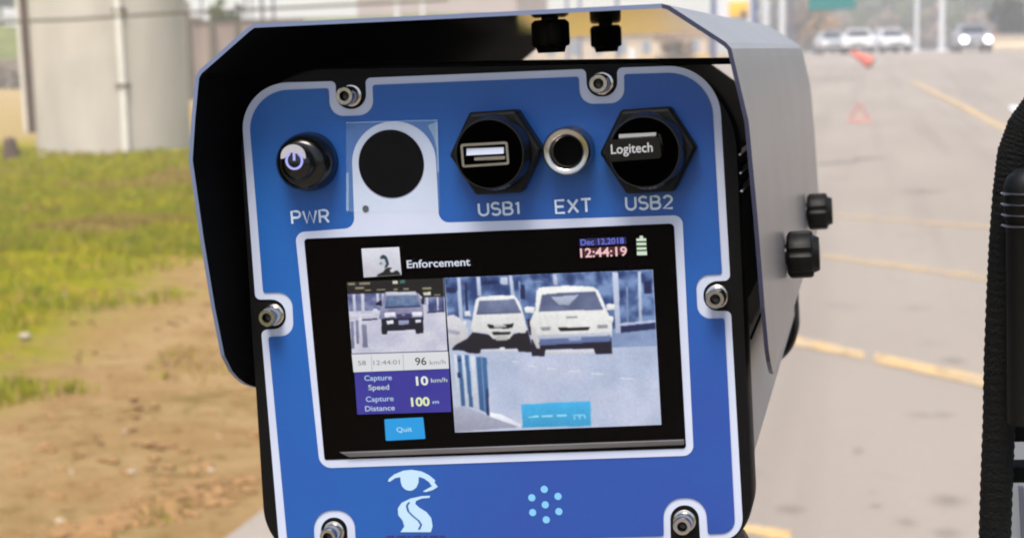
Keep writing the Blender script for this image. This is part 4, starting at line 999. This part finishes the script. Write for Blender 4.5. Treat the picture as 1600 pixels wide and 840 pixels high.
pic('captured_picture', 530, 420, 6, scr, [
    (((186, 186, 204), (200, 200, 212), 40), [[(70, 120), (978, 85), (1014, 762), (120, 790)]]),
    ((26, 13, 10), [[(70, 118), (975, 84), (985, 262), (790, 272), (740, 225), (230, 228), (76, 235)]]),
    (((66, 74, 118), (130, 136, 168), 70), [[(78, 235), (400, 225), (410, 385), (92, 398)], [(800, 262), (982, 255), (990, 400), (828, 412)]]),
    ((198, 198, 212), [post_(125, 152, 235, 400, 8), post_(205, 235, 230, 440, 8), post_(350, 375, 228, 350, 4), post_(812, 834, 268, 420, 6), post_(915, 930, 260, 392, 4), [(95, 420), (355, 418), (355, 465), (100, 472)]]),
    ((64, 62, 92), [[(830, 396), (985, 384), (986, 400), (832, 412)], [(215, 470), (360, 460), (362, 474), (216, 482)]]),
    ((128, 130, 156), [post_(210, 258, 520, 735, 12), post_(155, 180, 480, 700, 8), post_(105, 135, 490, 745, 8)]),
    ((205, 205, 216), [post_(185, 208, 440, 700, 14), [(270, 700), (330, 735), (440, 752), (440, 764), (310, 756)]]),
    ((26, 24, 48), [[(398, 470), (430, 440), (790, 440), (792, 600), (725, 604), (715, 566), (456, 578), (448, 612), (402, 608)]]),
    (((122, 124, 152), (150, 150, 176), 60), [[(425, 225), (440, 212), (720, 208), (745, 240), (788, 330), (796, 420), (780, 456), (440, 462), (372, 470), (398, 340)]]),
    ((200, 202, 214), [[(438, 218), (718, 210), (732, 240), (440, 250)]]),
    (((84, 104, 140), (112, 130, 160), 120), [[(450, 258), (725, 247), (762, 352), (430, 362)]]), ((60, 64, 100), [[(430, 352), (762, 340), (764, 356), (430, 368)]]),
    ((228, 226, 236), [[(425, 410), (530, 402), (530, 444), (430, 452)], [(685, 402), (780, 400), (778, 438), (690, 444)], [(445, 482), (514, 478), (512, 514), (450, 518)], [(714, 474), (770, 470), (768, 500), (720, 504)]]),
    ((70, 68, 104), [[(540, 420), (680, 415), (684, 460), (542, 468)]]),
    ((150, 156, 188), [[(556, 482), (658, 476), (656, 518), (562, 524)], [(588, 424), (620, 422), (620, 438), (590, 440)]]),
    ((34, 30, 60), [[(345, 320), (398, 288), (404, 344), (352, 340)], [(772, 270), (800, 270), (802, 330), (776, 326)]]),
    ((206, 206, 218), [[(458, 582), (716, 570), (722, 598), (456, 608)], [(310, 390), (330, 368), (362, 372), (376, 410), (364, 440), (322, 440)]]),
    ((150, 142, 120), [[(80, 132), (150, 128), (150, 150), (82, 152)], [(188, 128), (292, 122), (292, 146), (190, 150)], [(150, 170), (236, 164), (238, 186), (152, 190)], [(240, 194), (300, 192), (300, 206), (242, 208)], [(350, 190), (440, 184), (440, 200), (352, 204)], [(510, 184), (552, 182), (552, 198), (512, 200)], [(600, 180), (656, 176), (656, 194), (602, 198)], [(780, 172), (866, 168), (866, 190), (782, 194)], [(890, 238), (950, 232), (950, 248), (892, 252)]]),
    ((205, 205, 190), [[(500, 112), (550, 108), (552, 138), (504, 142)], [(788, 216), (858, 212), (860, 246), (792, 250)]]), ((70, 120, 120), [[(568, 106), (622, 102), (624, 132), (572, 138)]]),
], (200, 150), .9, .07)
pic('data_table', 540, 540, 5.25, scr, [
    ((112, 104, 132), [[(48, 56), (838, 36), (840, 46), (48, 70)]]),
    ((214, 216, 220), [[(50, 70), (840, 46), (848, 186), (65, 216)]]),
    ((170, 170, 182), [[(208, 75), (213, 75), (220, 205), (214, 205)], [(468, 62), (473, 62), (480, 198), (474, 198)]]),
    (((46, 42, 142), (56, 50, 154), 40), [[(72, 219), (850, 190), (866, 540), (96, 562)]]),
])
pic('quit_button', 540, 540, 5.25, scr, [((22, 152, 222), [fillet([(318, 600, 8), (636, 584, 8), (655, 760, 8), (330, 777, 8)], 4)])])
pic('officer_picture', 540, 370, 7.27, scr, [
    ((206, 206, 216), [[(180, 132), (608, 114), (636, 432), (206, 460)]]),
    ((28, 34, 30), [[(350, 450), (372, 424), (430, 396), (452, 362), (490, 345), (520, 352), (560, 385), (590, 380), (632, 432)]]),
    ((50, 66, 84), [[(390, 250), (402, 214), (430, 202), (462, 218), (484, 262), (492, 310), (470, 345), (440, 352), (462, 300), (440, 250), (412, 248)]]),
    ((190, 196, 204), [[(392, 268), (420, 246), (452, 262), (452, 300), (420, 330), (388, 320)]]),
    ((206, 206, 216), [[(502, 372), (530, 358), (556, 376), (552, 402), (512, 402)]]),
    ((74, 88, 100), [[(384, 300), (408, 288), (414, 298), (390, 312)]]),
], (90, 66), 1.0, .03)
T = lambda s, a, b, cap, col, bold=.01, nm='screen_text', k=40: text(s, a, b, cap, LY(k), sc(col), scr, nm, bold)
C5 = lambda x, y: (540 + x / 5.25, 540 + y / 5.25)
mb = MB(); mb.face(pw([(905, 373), (978, 370), (979, 381), (906, 385)], LY(2))); mb.build('date_field', sc((22, 14, 74)), scr)
mb = MB(); mb.face(pw([(910, 388), (978, 384), (978, 397), (912, 401)], LY(2))); mb.build('clock_field', sc((70, 16, 22)), scr)
T('Enforcement', (636, 418.5), (735, 414.5), 11.5, (206, 212, 226), .018)
T('Dec 12,2018', (907.5, 383), (975, 380), 8.5, (104, 116, 220), .012)
T('12:44:19', (907, 402), (980, 399), 13, (236, 190, 196), .02)
T('58', C5(103, 160), C5(168, 157), 7, (110, 108, 112), 0)
T('12:44:01', C5(230, 157), C5(445, 150), 7, (118, 116, 122), 0)
T('96', C5(573, 158), C5(665, 154), 11.5, (60, 62, 60), .012)
T('km/h', C5(692, 155), C5(822, 148), 7, (120, 122, 118), 0)
T('Capture', C5(155, 285), C5(380, 278), 8, (170, 196, 226), .012)
T('Speed', C5(188, 362), C5(358, 357), 8, (190, 206, 210), .012)
T('Capture', C5(168, 458), C5(395, 450), 8, (170, 196, 226), .012)
T('Distance', C5(162, 535), C5(405, 526), 8, (180, 200, 220), .012)
T('10', C5(580, 322), C5(680, 318), 13, (226, 230, 214), .03)
T('km/h', C5(702, 300), C5(835, 294), 6.5, (190, 206, 196), .012)
T('100', C5(540, 494), C5(692, 488), 13, (220, 232, 176), .03)
T('m', C5(716, 474), C5(766, 470), 5.5, (180, 214, 230), .012)
T('Quit', C5(420, 706), C5(546, 700), 7.5, (186, 226, 244), 0)
mb = MB(); B4 = lambda x, y: (890 + x / 11.43, 360 + y / 11.43)
for (x0, y0_, x1, y1_) in ((1250, 92, 1310, 140), (1192, 140, 1365, 185), (1196, 215, 1366, 260), (1200, 298, 1370, 340), (1202, 368, 1380, 438)):
    mb.face(pw([B4(x0, y0_ + 4), B4(x1, y0_), B4(x1 + 3, y1_), B4(x0 + 3, y1_ + 4)], LY(4)))
mb.build('battery_icon', sc((206, 222, 200)), scr)
mb = MB(); mb.face(pw([B4(1186, 130), B4(1372, 124), B4(1384, 440), B4(1198, 446)], LY(2))); mb.build('battery_back', sc((34, 66, 28)), scr)
# bevelled strip along the bottom of the screen
st_ = pw([(529, 706), (1069, 686), (1069, 695), (545, 714)], YS - .0009); mb = MB(); mb.prism(st_, (0, .0008, 0)); mb.build('screen_strip', 'strip_metal', dev, bevel=.0003)

# ------------- tripod carrying the device
tp_ = Vector((DC.x - .01, Y0 + .15, 0))
tri_o = empty('tripod', tp_, 'black camera tripod carrying the speed camera, mostly below the photo', 'tripod')
base_z = W(790, 872, Y0).z
mb = MB(); mb.box((tp_.x - .03, tp_.y - .04, base_z - .016), (tp_.x + .03, tp_.y + .04, base_z - .0005)); mb.build('mount_plate', 'matt_black', tri_o, bevel=.002)
mb = MB(); mb.lathe((tp_.x, tp_.y, 0), [(.022, base_z - .35), (.022, base_z - .08), (.032, base_z - .07), (.032, base_z - .016)], (0, 0, 1), 24); mb.build('centre_column', 'matt_black', tri_o, smooth=40)
for k in range(3):
    an = R(90 + 120 * k); d_ = Vector((math.cos(an), math.sin(an), 0)); tpt = Vector((tp_.x, tp_.y, base_z - .2))
    mb = MB(); mb.tube([tpt + d_ * .03, Vector((tp_.x, tp_.y, .6)) + d_ * .22, Vector((tp_.x, tp_.y, .01)) + d_ * .42], [.016, .014, .010], 12); lg = mb.build('leg', 'matt_black', tri_o, smooth=40)
    mb = MB(); mb.lathe(Vector((tp_.x, tp_.y, 0)) + d_ * .42, [(.016, 0), (.013, .03)], (0, 0, 1), 12); mb.build('rubber_foot', 'rubber', lg, smooth=40)
he = W(1160, 846, Y0 + .06)
mb = MB(); mb.tube([(tp_.x + .02, tp_.y, base_z - .03), he + Vector((-.03, .01, -.014)), he], [.005, .006, .006], 12); mb.build('pan_handle', 'leather_brown', tri_o, smooth=40)
mb = MB(); mb.lathe(he + Vector((-.012, 0, -.005)), [(.003, 0), (.0065, .004), (.0065, .012), (.003, .015)], (.8, 0, .35), 16); mb.build('handle_grip', 'leather_brown', tri_o, smooth=40)

# ------------- black frame with ribbed grip at the right edge
YR = 0.52
ro = W(1640, 840, YR); ro.z = 0
bf = empty('carry_frame', ro, 'black frame with rough fabric edge and ribbed grip, cut by the right edge', 'frame')
mat('rough_fabric', (11, 11, 11), .9, spec=.15, bump=1.0, bscale=900)
edge = [(1700, 130), (1660, 140), (1625, 162), (1600, 196), (1584, 240), (1577, 300), (1571, 380), (1567, 460), (1563, 560), (1561, 660), (1557, 760), (1554, 860), (1550, 1100)]
pts = pw(edge, YR); pts.append(Vector((pts[-1].x - .01, YR, 0)))
mb = MB(); rr = 23 * PXM * 1.04; rads = [rr * (1 + (.05 if i % 2 else 0)) for i in range(400)]
fine = []
for i in range(len(pts) - 1):
    k = 22 if i < len(pts) - 2 else 30
    for j in range(k): fine.append(pts[i].lerp(pts[i + 1], j / k))
fine.append(pts[-1])
mb.tube(fine, [rr * (1.0 + .035 * math.sin(i * 1.9)) for i in range(len(fine))], 14); mb.build('fabric_edge', 'rough_fabric', bf, smooth=60)
mb = MB(); mb.prism(pw([(1590, 200), (1700, 150), (1700, 688), (1584, 690), (1566, 560), (1572, 380)], YR + .012), (0, .004, 0)); mb.build('fabric_panel', 'hole_black', bf)
tc = pw([(1606, 300), (1607, 500), (1608, 660)], YR - .012)
mb = MB(); k = PXM * 1.02
gr_prof = []
L_ = (tc[2] - tc[0]).length
mb.lathe(tc[0], [(3 * k, -35 * k), (16 * k, -33 * k), (28 * k, -22 * k), (33 * k, -8 * k), (33 * k, 0), (33 * k, 35 * k), (30 * k, 42 * k), (30 * k, L_)], tc[2] - tc[0], 40)
tb = mb.build('grip_tube', 'rubber', bf, smooth=50)
for j in range(4):
    c_ = tc[0] + (tc[2] - tc[0]).normalized() * ((-2 + 15 * j) * k); mb = MB(); mb.lathe(c_, [(33 * k, 0), (36 * k, 1.2 * k), (37 * k, 2.5 * k), (36 * k, 4 * k), (33 * k, 5 * k)], tc[2] - tc[0], 40); mb.build('grip_rib', 'rib_gloss', tb, smooth=60)
mb = MB(); mb.prism(pw([(1572, 731), (1700, 729), (1700, 754), (1572, 755)], YR + .002), (0, .012, 0)); mb.build('cross_bar', 'hole_black', bf, bevel=.001)
mat('pale_sheet', (186, 190, 196), .5, var=.04, scale=10)
mb = MB(); mb.prism(pw([(1574, 640), (1700, 640), (1700, 1000), (1580, 1000)], YR + .05), (0, .003, 0)); mb.build('pale_backing', 'pale_sheet', bf)
mb = MB(); mb.prism(pw([(1592, 762), (1600, 762), (1614, 1000), (1604, 1000)], YR + .045), (0, .003, 0)); mb.build('grey_seam', 'post_grey', bf)

# ================================================================== HAZE
hz = bpy.data.materials.new('haze_air'); hz.use_nodes = True; hn = hz.node_tree
hn.nodes.remove(hn.nodes['Principled BSDF']); pv = hn.nodes.new('ShaderNodeVolumePrincipled')
pv.inputs['Color'].default_value = (.90, .92, .955, 1); pv.inputs['Density'].default_value = .0021; pv.inputs['Anisotropy'].default_value = 0.0
hn.links.new(pv.outputs[0], hn.nodes['Material Output'].inputs['Volume'])
mb = MB(); mb.box((-960, -20, -5), (960, 580, 52)); hb = mb.build('haze', hz); tag(hb, kind='stuff')
hb['label'] = 'pale daylight haze over the road and hills'; hb['category'] = 'haze'
